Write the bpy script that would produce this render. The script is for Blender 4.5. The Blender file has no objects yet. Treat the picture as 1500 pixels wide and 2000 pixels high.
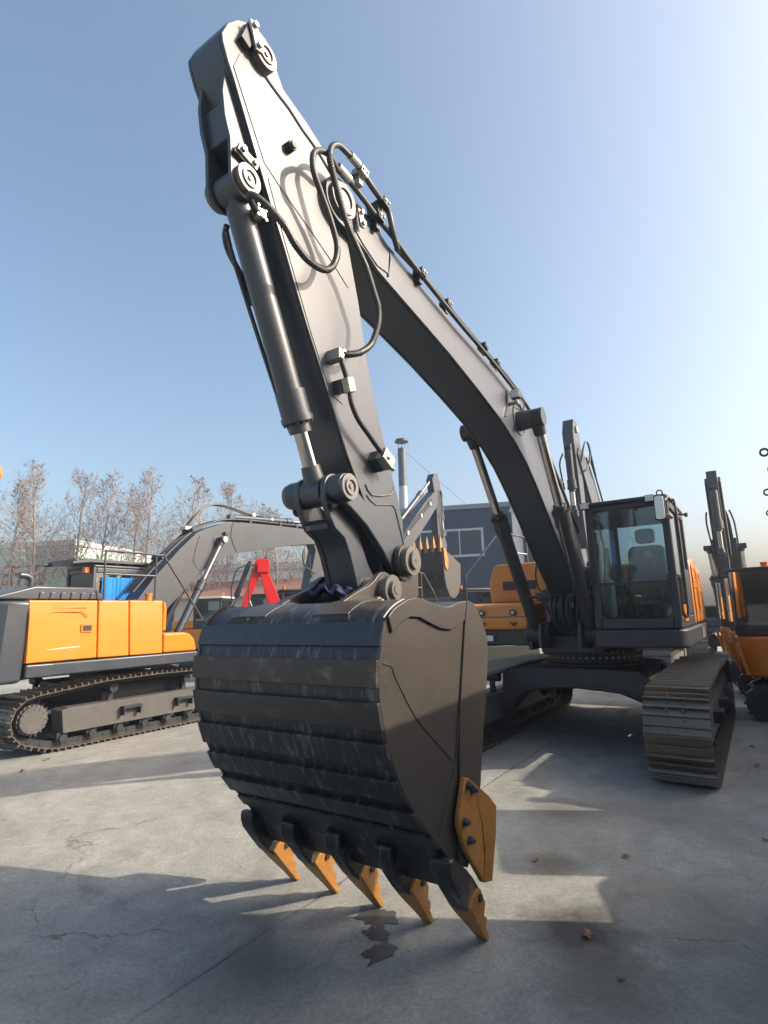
import bpy, bmesh, math, random
from mathutils import Vector, Matrix
R = math.radians
S = bpy.context.scene
COL = S.collection

# ------------------------------------------------------------------ camera
CAMH = 1.78
th, ro = math.atan(200*math.cos(R(1.6))/1080.0), R(1.6)
F = Vector((0, math.cos(th), math.sin(th))); Rt = Vector((1, 0, 0)); U = Rt.cross(F)
R2 = math.cos(ro)*Rt - math.sin(ro)*U; U2 = math.sin(ro)*Rt + math.cos(ro)*U
cd = bpy.data.cameras.new('camera'); cam = bpy.data.objects.new('camera', cd); COL.objects.link(cam)
M = Matrix(((R2.x, U2.x, -F.x, 0), (R2.y, U2.y, -F.y, 0), (R2.z, U2.z, -F.z, CAMH), (0, 0, 0, 1)))
cam.matrix_world = M
cd.sensor_fit = 'VERTICAL'; cd.sensor_height = 36; cd.lens = 1080/2000*36
cd.clip_start = 0.05; cd.clip_end = 3000
S.camera = cam

# ------------------------------------------------------------------ light
SUN_AZ, SUN_EL = 95.5, 33.5          # azimuth from +Y towards +X
w = bpy.data.worlds.new('World'); S.world = w; w.use_nodes = True
nt = w.node_tree; nt.nodes.clear()
sky = nt.nodes.new('ShaderNodeTexSky'); sky.sky_type = 'NISHITA'; sky.sun_disc = False
sky.sun_elevation = R(SUN_EL); sky.sun_rotation = R(SUN_AZ)
sky.altitude = 50; sky.air_density = 1.0; sky.dust_density = 5.6; sky.ozone_density = 1.2
bg = nt.nodes.new('ShaderNodeBackground'); bg.inputs['Strength'].default_value = 0.15
wo = nt.nodes.new('ShaderNodeOutputWorld')
gm = nt.nodes.new('ShaderNodeGamma'); gm.inputs[1].default_value = 1.0
hs = nt.nodes.new('ShaderNodeHueSaturation'); hs.inputs['Saturation'].default_value = 1.02; hs.inputs['Hue'].default_value = 0.491; hs.inputs['Value'].default_value = 0.92
nt.links.new(sky.outputs[0], gm.inputs[0]); nt.links.new(gm.outputs[0], hs.inputs['Color']); nt.links.new(hs.outputs[0], bg.inputs[0]); nt.links.new(bg.outputs[0], wo.inputs[0])
sl = bpy.data.lights.new('sun', 'SUN'); sl.energy = 3.1; sl.angle = R(0.55); sl.color = (1.0, 0.87, 0.70)
so = bpy.data.objects.new('sun', sl); COL.objects.link(so)
sd = Vector((math.sin(R(SUN_AZ))*math.cos(R(SUN_EL)), math.cos(R(SUN_AZ))*math.cos(R(SUN_EL)), math.sin(R(SUN_EL))))
so.rotation_euler = sd.to_track_quat('Z', 'Y').to_euler(); so.location = (20, 0, 20)
S.view_settings.view_transform = 'Standard'; S.view_settings.look = 'None'
S.view_settings.exposure = 1.0; S.view_settings.gamma = 1
S.render.engine = 'CYCLES'

# ------------------------------------------------------------------ yard frame: x = v (right), y = u (away), rotated 33.5 deg
AZ = R(33.5)
OX, OY = -0.0907, 3.8326
EU = Vector((math.sin(AZ), math.cos(AZ), 0)); EV = Vector((math.cos(AZ), -math.sin(AZ), 0))
def Y(u, v, z=0.0):
    return Vector((OX, OY, 0)) + EU*u + EV*v + Vector((0, 0, z))

# ------------------------------------------------------------------ materials
MATS = {}
def mat(name, col, rough=0.5, metal=0.0, var=0.12, scale=6.0, bump=0.0, bscale=60.0, dirt=None, dirt_amt=0.0,
        coat=0.0, spec=0.5, dscale=3.0, stretch=(1, 1, 1), alpha=None):
    if name in MATS: return MATS[name]
    m = bpy.data.materials.new(name); m.use_nodes = True; n = m.node_tree; L = n.links
    b = n.nodes['Principled BSDF']
    tc = n.nodes.new('ShaderNodeTexCoord'); mp = n.nodes.new('ShaderNodeMapping'); mp.inputs['Scale'].default_value = stretch
    L.new(tc.outputs['Object'], mp.inputs[0])
    nz = n.nodes.new('ShaderNodeTexNoise'); nz.inputs['Scale'].default_value = scale; nz.inputs['Detail'].default_value = 8
    nz.inputs['Roughness'].default_value = 0.65
    L.new(mp.outputs[0], nz.inputs[0])
    mx = n.nodes.new('ShaderNodeMix'); mx.data_type = 'RGBA'
    c = Vector(col[:3])
    mx.inputs[6].default_value = (*(c*(1-var)), 1); mx.inputs[7].default_value = (*[min(1, x) for x in c*(1+var)], 1)
    L.new(nz.outputs[0], mx.inputs[0])
    last = mx.outputs[2]
    if dirt:
        n2 = n.nodes.new('ShaderNodeTexNoise'); n2.inputs['Scale'].default_value = dscale; n2.inputs['Detail'].default_value = 10
        n2.inputs['Roughness'].default_value = 0.75
        L.new(mp.outputs[0], n2.inputs[0])
        rp = n.nodes.new('ShaderNodeValToRGB'); rp.color_ramp.elements[0].position = 0.52; rp.color_ramp.elements[1].position = 0.72
        rp.color_ramp.elements[1].color = (dirt_amt, dirt_amt, dirt_amt, 1)
        L.new(n2.outputs[0], rp.inputs[0])
        m2 = n.nodes.new('ShaderNodeMix'); m2.data_type = 'RGBA'; m2.inputs[7].default_value = (*dirt, 1)
        L.new(rp.outputs[0], m2.inputs[0]); L.new(last, m2.inputs[6]); last = m2.outputs[2]
    L.new(last, b.inputs['Base Color'])
    b.inputs['Metallic'].default_value = metal
    b.inputs['Specular IOR Level'].default_value = spec
    b.inputs['Coat Weight'].default_value = coat; b.inputs['Coat Roughness'].default_value = 0.22
    mr = n.nodes.new('ShaderNodeMapRange'); mr.inputs[3].default_value = max(0.02, rough-0.08); mr.inputs[4].default_value = min(1, rough+0.1)
    L.new(nz.outputs[0], mr.inputs[0]); L.new(mr.outputs[0], b.inputs['Roughness'])
    if bump > 0:
        n3 = n.nodes.new('ShaderNodeTexNoise'); n3.inputs['Scale'].default_value = bscale; n3.inputs['Detail'].default_value = 6
        L.new(tc.outputs['Object'], n3.inputs[0])
        bp = n.nodes.new('ShaderNodeBump'); bp.inputs['Strength'].default_value = bump; bp.inputs['Distance'].default_value = 0.01
        L.new(n3.outputs[0], bp.inputs['Height']); L.new(bp.outputs[0], b.inputs['Normal'])
    MATS[name] = m
    return m
DARK = mat('grey_machine_paint', (0.033, 0.040, 0.052), 0.40, metal=0.0, spec=0.6, var=0.12, scale=2.5, bump=0.03, bscale=14, coat=0.18, dirt=(0.15, 0.15, 0.14), dirt_amt=0.10, dscale=1.2)
BLACK = mat('black_machine_paint', (0.022, 0.024, 0.030), 0.5, var=0.15, bump=0.03, dirt=(0.12, 0.11, 0.1), dirt_amt=0.18)
BUCKET = mat('bucket_paint', (0.047, 0.040, 0.034), 0.42, spec=.7, var=0.10, scale=4, bump=0.05, bscale=180, dirt=(0.22, 0.2, 0.17), dirt_amt=0.28, dscale=75)
BWEAR = mat('worn_bucket_steel', (0.022, 0.022, 0.024), 0.42, var=0.35, scale=14, bump=0.10, bscale=90, dirt=(0.26, 0.25, 0.235), dirt_amt=0.85, dscale=4, stretch=(7, 1.3, 1.3))
BSTRIP = mat('bucket_strip_paint', (0.034, 0.031, 0.029), 0.48, var=0.2, scale=12, bump=0.06, bscale=140, dirt=(0.25, 0.23, 0.2), dirt_amt=0.3, dscale=7, stretch=(1, 1, 3))
BBROWN = mat('brown_primer_strip', (0.050, 0.034, 0.027), 0.45, var=0.18, scale=3, bump=0.06, bscale=140, dirt=(0.30, 0.27, 0.23), dirt_amt=0.6, dscale=7)
BTOP = mat('smooth_bucket_paint', (0.026, 0.030, 0.040), 0.36, var=0.25, scale=5, bump=0.05, bscale=60, dirt=(0.14, 0.13, 0.12), dirt_amt=0.3, dscale=6, stretch=(3, 1, .4))
ORANGE = mat('orange_yellow_paint', (0.58, 0.188, 0.008), 0.33, var=0.05, coat=0.35, bump=0.02, bscale=9, dirt=(0.34, 0.20, 0.09), dirt_amt=0.35, dscale=2.4)
TOOTH = mat('yellow_tooth_paint', (0.38, 0.175, 0.038), 0.42, var=0.2, scale=18, bump=0.2, bscale=60, dirt=(0.11, 0.065, 0.03), dirt_amt=0.75, dscale=16)
RED = mat('red_paint', (0.62, 0.012, 0.015), 0.35, coat=0.3, var=0.08)
CHROME = mat('chromed_rod', (0.42, 0.40, 0.38), 0.14, 1.0, var=0.04)
STEEL = mat('zinc_steel', (0.42, 0.40, 0.34), 0.36, 0.85, var=0.15, scale=20)
PIN = mat('pin_steel', (0.16, 0.15, 0.14), 0.42, 0.4, var=0.2, scale=20, bump=0.1)
TRACK = mat('track_steel', (0.17, 0.148, 0.125), 0.34, 0.65, var=0.3, scale=9, bump=0.15, bscale=50, dirt=(0.12, 0.10, 0.08), dirt_amt=0.6, dscale=7)
FRAME = mat('track_frame_paint', (0.10, 0.095, 0.09), 0.42, 0.1, var=0.2, bump=0.05, dirt=(0.2, 0.19, 0.17), dirt_amt=0.3)
RUBBER = mat('hose_rubber', (0.035, 0.036, 0.033), 0.42, var=0.15, bump=0.15, bscale=120)
TUBEP = mat('olive_pipe_paint', (0.075, 0.078, 0.072), 0.3, 0.3, var=0.1)
SEAT = mat('seat_fabric', (0.05, 0.055, 0.06), 0.8, var=0.2, bump=0.2)
PLASTIC = mat('clear_plastic_wrap', (0.45, 0.5, 0.5), 0.25, var=0.2, bump=0.5, bscale=14)
CREAM = mat('cream_panel', (0.62, 0.66, 0.55), 0.5)
BLUE = mat('blue_sheet', (0.02, 0.22, 0.60), 0.5, var=0.2, bump=0.15, bscale=12)
RAG = mat('blue_rag', (0.022, 0.030, 0.085), 0.9, var=0.3, bump=0.4, bscale=40)
WHITE = mat('white_paint', (0.75, 0.74, 0.7), 0.45, var=0.05)
LAMP = mat('lamp_glass', (0.6, 0.62, 0.62), 0.12, var=0.1)
BEACON = mat('orange_beacon', (0.85, 0.16, 0.01), 0.25)
MIRROR = mat('mirror_face', (0.55, 0.52, 0.48), 0.12, 0.9, var=0.05)
BARK = mat('pale_bark', (0.25, 0.21, 0.185), 0.9, var=0.3, scale=8)
LEAF = mat('dry_leaf', (0.15, 0.075, 0.055), 0.8, var=0.5, scale=2)

def glass(name, tint, refl=0.9, dust=0.0):
    m = bpy.data.materials.new(name); m.use_nodes = True; n = m.node_tree; L = n.links; n.nodes.clear()
    o = n.nodes.new('ShaderNodeOutputMaterial'); t = n.nodes.new('ShaderNodeBsdfTransparent'); t.inputs[0].default_value = (*tint, 1)
    g = n.nodes.new('ShaderNodeBsdfGlossy'); g.inputs[0].default_value = (refl, refl, refl, 1); g.inputs['Roughness'].default_value = 0.03
    fr = n.nodes.new('ShaderNodeFresnel'); fr.inputs[0].default_value = 1.75
    mx = n.nodes.new('ShaderNodeMixShader'); L.new(fr.outputs[0], mx.inputs[0]); L.new(t.outputs[0], mx.inputs[1]); L.new(g.outputs[0], mx.inputs[2])
    last = mx
    if dust:
        d = n.nodes.new('ShaderNodeBsdfDiffuse'); d.inputs[0].default_value = (0.5, 0.5, 0.46, 1)
        nz = n.nodes.new('ShaderNodeTexNoise'); nz.inputs['Scale'].default_value = 22; nz.inputs['Detail'].default_value = 8
        tc = n.nodes.new('ShaderNodeTexCoord'); L.new(tc.outputs['Object'], nz.inputs[0])
        mr = n.nodes.new('ShaderNodeMapRange'); mr.inputs[1].default_value = 0.4; mr.inputs[2].default_value = 0.8; mr.inputs[3].default_value = 0; mr.inputs[4].default_value = dust
        L.new(nz.outputs[0], mr.inputs[0])
        m2 = n.nodes.new('ShaderNodeMixShader'); L.new(mr.outputs[0], m2.inputs[0]); L.new(mx.outputs[0], m2.inputs[1]); L.new(d.outputs[0], m2.inputs[2]); last = m2
    L.new(last.outputs[0], o.inputs[0]); MATS[name] = m
    return m
GLASS = glass('cab_glass', (0.70, 0.80, 0.84), dust=0.05)
GLASSD = glass('dusty_glass', (0.55, 0.66, 0.66), dust=0.14)
GLASSK = glass('dark_glass', (0.22, 0.24, 0.25), dust=0.05)

# ------------------------------------------------------------------ mesh helpers
class MB:
    """collects verts/faces; off is subtracted from every point"""
    def __init__(s, off=(0, 0, 0)):
        s.v = []; s.f = []; s.off = Vector(off)
    def add(s, vs, fs):
        k = len(s.v)
        s.v += [Vector(p)-s.off for p in vs]; s.f += [[i+k for i in f] for f in fs]
        return s
    def box(s, x0, x1, y0, y1, z0, z1):
        return s.add([(x0, y0, z0), (x1, y0, z0), (x1, y1, z0), (x0, y1, z0), (x0, y0, z1), (x1, y0, z1), (x1, y1, z1), (x0, y1, z1)],
                     [(0, 3, 2, 1), (4, 5, 6, 7), (0, 1, 5, 4), (1, 2, 6, 5), (2, 3, 7, 6), (3, 0, 4, 7)])
    def obox(s, c, ax, ay, az):
        c, ax, ay, az = map(Vector, (c, ax, ay, az)); vs = []
        for k in (-1, 1):
            for j, i in ((-1, -1), (-1, 1), (1, 1), (1, -1)): vs.append(c+ax*i+ay*j+az*k)
        return s.add(vs, [(0, 3, 2, 1), (4, 5, 6, 7), (0, 1, 5, 4), (1, 2, 6, 5), (2, 3, 7, 6), (3, 0, 4, 7)])
    def prism(s, poly, a, b, ax='x'):
        """poly of 2-D points; ax x: points are (y,z); ax y: (x,z); ax z: (x,y)"""
        f = {'x': lambda p, t: (t, p[0], p[1]), 'y': lambda p, t: (p[0], t, p[1]), 'z': lambda p, t: (p[0], p[1], t)}[ax]
        n = len(poly)
        return s.add([f(p, a) for p in poly]+[f(p, b) for p in poly],
                     [list(range(n)), list(range(2*n-1, n-1, -1))]+[(i, (i+1) % n, (i+1) % n+n, i+n) for i in range(n)])
    def cyl(s, p0, p1, r, r2=None, n=18):
        p0, p1 = Vector(p0), Vector(p1); r2 = r if r2 is None else r2
        d = (p1-p0).normalized(); a = d.orthogonal().normalized(); b = d.cross(a)
        vs = [p0+(a*math.cos(2*math.pi*i/n)+b*math.sin(2*math.pi*i/n))*r for i in range(n)]+[p1+(a*math.cos(2*math.pi*i/n)+b*math.sin(2*math.pi*i/n))*r2 for i in range(n)]
        return s.add(vs, [list(range(n)), list(range(2*n-1, n-1, -1))]+[(i, (i+1) % n, (i+1) % n+n, i+n) for i in range(n)])
    def ring(s, c, d, r, rin, h, n=24):
        """flat ring (tube) around axis d"""
        c, d = Vector(c), Vector(d).normalized(); a = d.orthogonal().normalized(); b = d.cross(a); vs = []
        for (q, t) in ((r, -h/2), (r, h/2), (rin, h/2), (rin, -h/2)):
            vs += [c+d*t+(a*math.cos(2*math.pi*i/n)+b*math.sin(2*math.pi*i/n))*q for i in range(n)]
        fs = []
        for k in range(4):
            for i in range(n): j = (i+1) % n; k2 = (k+1) % 4; fs.append((k*n+i, k*n+j, k2*n+j, k2*n+i))
        return s.add(vs, fs)
    def tube(s, pts, r, n=8, smooth=0):
        pts = [Vector(p) for p in pts]
        if smooth and len(pts) > 2:
            q = []
            for i in range(len(pts)-1):
                p0 = pts[max(0, i-1)]; p1 = pts[i]; p2 = pts[i+1]; p3 = pts[min(len(pts)-1, i+2)]
                for k in range(smooth):
                    t = k/smooth
                    q.append(0.5*((2*p1)+(-p0+p2)*t+(2*p0-5*p1+4*p2-p3)*t*t+(-p0+3*p1-3*p2+p3)*t**3))
            q.append(pts[-1]); pts = q
        rr = r if isinstance(r, (list, tuple)) else [r]*len(pts)
        if len(rr) != len(pts): rr = [rr[0]+(rr[-1]-rr[0])*i/(len(pts)-1) for i in range(len(pts))]
        d = (pts[1]-pts[0]).normalized(); a = d.orthogonal().normalized(); vs = []
        for i, p in enumerate(pts):
            t = (pts[min(i+1, len(pts)-1)]-pts[max(i-1, 0)])
            if t.length < 1e-6: t = d
            t.normalize(); a = (a-t*a.dot(t))
            a = a.normalized() if a.length > 1e-5 else t.orthogonal().normalized()
            b = t.cross(a)
            vs += [p+(a*math.cos(2*math.pi*k/n)+b*math.sin(2*math.pi*k/n))*rr[i] for k in range(n)]
        m = len(pts)
        fs = [(i*n+k, i*n+(k+1) % n, (i+1)*n+(k+1) % n, (i+1)*n+k) for i in range(m-1) for k in range(n)]
        fs += [list(range(n)), [(m-1)*n+k for k in range(n-1, -1, -1)]]
        return s.add(vs, fs)
    def map(s, fn):
        s.v = [Vector(fn(p)) for p in s.v]; return s
    def build(s, name, material, parent=None, bevel=0.0, seg=2, angle=32, loc=None):
        me = bpy.data.meshes.new(name); me.from_pydata([tuple(p) for p in s.v], [], s.f)
        bm = bmesh.new(); bm.from_mesh(me); bmesh.ops.recalc_face_normals(bm, faces=bm.faces); bm.to_mesh(me); bm.free()
        me.materials.append(material)
        for p in me.polygons: p.use_smooth = True
        me.set_sharp_from_angle(angle=R(angle))
        o = bpy.data.objects.new(name, me); COL.objects.link(o)
        if parent is not None: o.parent = parent
        if loc is not None: o.location = loc
        if bevel > 0:
            md = o.modifiers.new('bevel', 'BEVEL'); md.width = bevel; md.segments = seg; md.limit_method = 'ANGLE'; md.angle_limit = R(40)
            md.harden_normals = True
        return o
def tag(o, label=None, cat=None, group=None, kind=None):
    if label: o['label'] = label
    if cat: o['category'] = cat
    if group: o['group'] = group
    if kind: o['kind'] = kind
    return o
def thing(name, label, cat, loc, rz=0.0, group=None):
    o = bpy.data.objects.new(name, None); COL.objects.link(o); o.location = loc; o.rotation_euler = (0, 0, rz); o.empty_display_size = 0.3
    return tag(o, label, cat, group)
def kids(o): return [c for c in bpy.data.objects if c.parent == o]
def dup(root, loc, rz, label, group=None):
    r = root.copy(); COL.objects.link(r); r.location = loc; r.rotation_euler = (0, 0, rz); r['label'] = label
    if group: r['group'] = group
    for ch in kids(root):
        c = ch.copy(); COL.objects.link(c); c.parent = r
        for g in kids(ch):
            d = g.copy(); COL.objects.link(d); d.parent = c
    return r
def arc(cx, cz, r, a0, a1, n):
    return [(cx+r*math.cos(R(a0+(a1-a0)*i/n)), cz+r*math.sin(R(a0+(a1-a0)*i/n))) for i in range(n+1)]
def rrect(x0, x1, y0, y1, r, n=5):
    return arc(x1-r, y0+r, r, -90, 0, n)+arc(x1-r, y1-r, r, 0, 90, n)+arc(x0+r, y1-r, r, 90, 180, n)+arc(x0+r, y0+r, r, 180, 270, n)
def bolt(mb, c, d, r=0.014, h=0.012):
    c, d = Vector(c), Vector(d); mb.cyl(c, c+d*h, r, n=6)

# ------------------------------------------------------------------ ground
def ground():
    m = bpy.data.materials.new('worn_concrete'); m.use_nodes = True; n = m.node_tree; L = n.links; b = n.nodes['Principled BSDF']
    N = n.nodes.new
    tc = N('ShaderNodeTexCoord')
    def noise(scale, det=8, rough=0.6, dist=0.0, stretch=None):
        z = N('ShaderNodeTexNoise'); z.inputs['Scale'].default_value = scale; z.inputs['Detail'].default_value = det
        z.inputs['Roughness'].default_value = rough; z.inputs['Distortion'].default_value = dist
        if stretch:
            mp = N('ShaderNodeMapping'); mp.inputs['Scale'].default_value = stretch; mp.inputs['Rotation'].default_value = (0, 0, R(20)); L.new(tc.outputs['Object'], mp.inputs[0]); L.new(mp.outputs[0], z.inputs[0])
        else: L.new(tc.outputs['Object'], z.inputs[0])
        return z.outputs[0]
    def ramp(x, p0, p1, c0, c1):
        r = N('ShaderNodeValToRGB'); e = r.color_ramp.elements; e[0].position = p0; e[1].position = p1; e[0].color = (*c0, 1); e[1].color = (*c1, 1)
        L.new(x, r.inputs[0]); return r.outputs[0]
    def mix(f, a, c, mode='MIX'):
        x = N('ShaderNodeMix'); x.data_type = 'RGBA'; x.blend_type = mode
        if isinstance(f, float): x.inputs[0].default_value = f
        else: L.new(f, x.inputs[0])
        for i, q in ((6, a), (7, c)):
            if isinstance(q, tuple): x.inputs[i].default_value = (*q, 1)
            else: L.new(q, x.inputs[i])
        return x.outputs[2]
    base = ramp(noise(0.55, 10, 0.7), 0.38, 0.64, (0.262, 0.266, 0.246), (0.385, 0.383, 0.348))
    fine = ramp(noise(42, 8, 0.75), 0.3, 0.72, (0.62, 0.63, 0.64), (1.20, 1.19, 1.17))
    fine2 = ramp(noise(170, 4, 0.6), 0.38, 0.62, (0.86, 0.86, 0.86), (1.08, 1.08, 1.08))
    c = mix(1.0, base, fine, 'MULTIPLY'); c = mix(1.0, c, fine2, 'MULTIPLY')
    med = ramp(noise(4.5, 9, 0.74, 0.6), 0.34, 0.64, (0.76, 0.77, 0.77), (1.08, 1.07, 1.05))
    c = mix(1.0, c, med, 'MULTIPLY')
    # oil and damp stains
    st = ramp(noise(0.9, 6, 0.62, 1.2), 0.585, 0.69, (0, 0, 0), (0.55, 0.55, 0.55)); c = mix(st, c, (0.13, 0.125, 0.11))
    st2 = ramp(noise(2.7, 8, 0.66, 2.0), 0.64, 0.74, (0, 0, 0), (0.6, 0.6, 0.6)); c = mix(st2, c, (0.10, 0.095, 0.085))
    # tyre and track scuffs, thin streaks
    sc = ramp(noise(5, 6, 0.7, 0.3, (0.35, 5, 1)), 0.60, 0.72, (0, 0, 0), (0.30, 0.30, 0.30)); c = mix(sc, c, (0.14, 0.13, 0.12))
    lt = ramp(noise(6, 6, 0.7, 0.5, (4, 0.5, 1)), 0.62, 0.74, (0, 0, 0), (0.30, 0.30, 0.30)); c = mix(lt, c, (0.46, 0.44, 0.40))
    # placed oil and rust stains
    def spot(u, v, r, colr, amt, seed):
        nonlocal c
        P = Y(u, v)
        vm = N('ShaderNodeVectorMath'); vm.operation = 'DISTANCE'; L.new(tc.outputs['Object'], vm.inputs[0]); vm.inputs[1].default_value = P
        nzz = N('ShaderNodeTexNoise'); nzz.inputs['Scale'].default_value = 2.6/r*.6; nzz.inputs['Detail'].default_value = 8; nzz.inputs['Roughness'].default_value = .7
        L.new(tc.outputs['Object'], nzz.inputs[0])
        ad_ = N('ShaderNodeMath'); ad_.operation = 'MULTIPLY_ADD'; L.new(nzz.outputs[0], ad_.inputs[0]); ad_.inputs[1].default_value = -1.6*r; L.new(vm.outputs['Value'], ad_.inputs[2])
        mr = N('ShaderNodeMapRange'); mr.inputs[1].default_value = -.45*r; mr.inputs[2].default_value = .35*r; mr.inputs[3].default_value = amt; mr.inputs[4].default_value = 0; L.new(ad_.outputs[0], mr.inputs[0])
        c = mix(mr.outputs[0], c, colr)
    spot(.34, 1.13, .34, (.06, .056, .05), .95, 1); spot(-.05, 1.35, .35, (.10, .09, .07), .7, 2); spot(1.1, .75, .22, (.13, .12, .08), .8, 3)
    spot(.9, 1.6, .5, (.16, .155, .13), .5, 4); spot(-.9, -.2, .35, (.10, .115, .10), .5, 5); spot(-.5, -.55, .22, (.11, .12, .105), .5, 6)
    spot(2.6, 1.2, .6, (.14, .135, .12), .5, 7); spot(1.9, -1.6, .30, (.15, .14, .12), .45, 8); spot(-1.3, .9, .5, (.15, .14, .12), .4, 9); spot(5.0, .2, .9, (.09, .088, .08), .55, 10)
    spot(1.2, -3.9, .35, (.16, .15, .13), .4, 11); spot(2.2, .5, .35, (.10, .095, .085), .55, 12); spot(.1, 2.2, .6, (.14, .135, .12), .45, 13)
    vo = N('ShaderNodeTexVoronoi'); vo.feature = 'DISTANCE_TO_EDGE'; vo.inputs['Scale'].default_value = .42
    nw = N('ShaderNodeTexNoise'); nw.inputs['Scale'].default_value = 1.6; nw.inputs['Detail'].default_value = 8; L.new(tc.outputs['Object'], nw.inputs[0])
    vx = N('ShaderNodeVectorMath'); vx.operation = 'MULTIPLY_ADD'; L.new(nw.outputs['Color'], vx.inputs[0]); vx.inputs[1].default_value = (.9, .9, .9); L.new(tc.outputs['Object'], vx.inputs[2]); L.new(vx.outputs[0], vo.inputs['Vector'])
    cr_ = ramp(vo.outputs['Distance'], .0012, .0042, (1, 1, 1), (0, 0, 0)); crm = ramp(noise(.7, 3, .5), .54, .60, (0, 0, 0), (.75, .75, .75))
    cm = mix(1.0, cr_, crm, 'MULTIPLY'); c = mix(cm, c, (.07, .066, .06))
    # slab joints running along the yard (lines of constant v)
    sep = N('ShaderNodeSeparateXYZ')
    mp = N('ShaderNodeMapping'); mp.vector_type = 'POINT'; mp.inputs['Rotation'].default_value = (0, 0, AZ)
    wob = N('ShaderNodeTexNoise'); wob.inputs['Scale'].default_value = 2.2; wob.inputs['Detail'].default_value = 6; L.new(tc.outputs['Object'], wob.inputs[0])
    L.new(tc.outputs['Object'], mp.inputs[0]); L.new(mp.outputs[0], sep.inputs[0])
    def math_(op, a, b2=None):
        q = N('ShaderNodeMath'); q.operation = op
        for i, v in enumerate((a, b2)):
            if v is None: continue
            if isinstance(v, (int, float)): q.inputs[i].default_value = v
            else: L.new(v, q.inputs[i])
        return q.outputs[0]
    wv = math_('MULTIPLY', math_('SUBTRACT', wob.outputs[0], 0.5), 0.05)
    def joints(coord, off, sp):
        x = math_('ADD', math_('DIVIDE', math_('ADD', math_('SUBTRACT', coord, off), wv), sp), 100.5)
        d = math_('MULTIPLY', math_('ABSOLUTE', math_('SUBTRACT', math_('FRACT', x), 0.5)), sp)
        return d
    # rotated x = v + const, y = u + const
    v0 = (Vector((OX, OY, 0)).dot(EV)); u0 = Vector((OX, OY, 0)).dot(EU)
    dj = joints(sep.outputs[0], v0-0.40, 5.2)
    jr = ramp(dj, 0.003, 0.016, (1, 1, 1), (0, 0, 0))
    jn = ramp(noise(3.5, 6, 0.75), 0.38, 0.62, (0.10, 0.10, 0.10), (.9, .9, .9))
    jm = mix(1.0, jr, jn, 'MULTIPLY')
    c = mix(jm, c, (0.055, 0.052, 0.048))
    L.new(c, b.inputs['Base Color'])
    rr = ramp(noise(1.3, 6, 0.6), 0.3, 0.7, (0.62, 0.62, 0.62), (0.88, 0.88, 0.88)); L.new(rr, b.inputs['Roughness'])
    b.inputs['Specular IOR Level'].default_value = 0.35
    bp = N('ShaderNodeBump'); bp.inputs['Strength'].default_value = 0.35; bp.inputs['Distance'].default_value = 0.012
    hh = math_('SUBTRACT', noise(36, 8, 0.75), math_('MULTIPLY', jm, 1.5))
    L.new(hh, bp.inputs['Height']); L.new(bp.outputs[0], b.inputs['Normal'])
    mb = MB(); mb.add([(-1500, -1500, 0), (1500, -1500, 0), (1500, 1500, 0), (-1500, 1500, 0)], [(0, 1, 2, 3)])
    o = mb.build('ground', m); tag(o, kind='structure')
ground()

def sheet(name, pts, material, z, kind='structure'):
    mb = MB(); mb.add([(p.x, p.y, z) for p in pts], [list(range(len(pts)))])
    o = mb.build(name, material); tag(o, kind=kind); return o
WET = mat('wet_concrete', (0.055, 0.055, 0.048), 0.5, var=0.4, scale=9, bump=0.05)
rnd = random.Random(5)
def blob(u, v, ru, rv, n, seed, jit=0.35):
    r = random.Random(seed); out = []
    for i in range(n):
        a = 2*math.pi*i/n; k = 1+r.uniform(-jit, jit)
        out.append(Y(u+ru*math.cos(a)*k, v+rv*math.sin(a)*k))
    return out
def stain(u, v, ru, rv, seed):
    out = []
    from mathutils import noise as nz_
    for i in range(90):
        a = 2*math.pi*i/90; q = Vector((math.cos(a)*1.6, math.sin(a)*1.6, seed*3.1))
        k = 1+.55*nz_.noise(q)+.28*nz_.noise(q*3.1)+.14*nz_.noise(q*8)
        out.append(Y(u+ru*math.cos(a)*k, v+rv*math.sin(a)*k))
    return out
sheet('puddle', stain(-0.13, 0.07, 0.10, 0.12, 1), WET, 0.004)
sheet('puddle', stain(-0.41, 0.28, 0.11, 0.06, 2), WET, 0.0045)
sheet('puddle', stain(-0.28, 0.16, 0.05, 0.09, 3), WET, 0.005)
# grit
rg_ = random.Random(77); mb = MB()
for i in range(900):
    u_ = rg_.uniform(-1.6, 9); v_ = rg_.uniform(-7, 3.0); s_ = rg_.uniform(.002, .007); p = Y(u_, v_, s_*.4)
    a = rg_.uniform(0, 6.28); c_, d_ = math.cos(a)*s_, math.sin(a)*s_
    mb.add([p+Vector((c_, d_, 0)), p+Vector((-d_*.8, c_*.8, 0)), p+Vector((-c_, -d_, 0)), p+Vector((d_, -c_, 0)), p+Vector((0, 0, s_*.7))], [(0, 1, 4), (1, 2, 4), (2, 3, 4), (3, 0, 4)])
tag(mb.build('grit', mat('grit_stone', (.16, .15, .13), .9)), kind='stuff')

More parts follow.
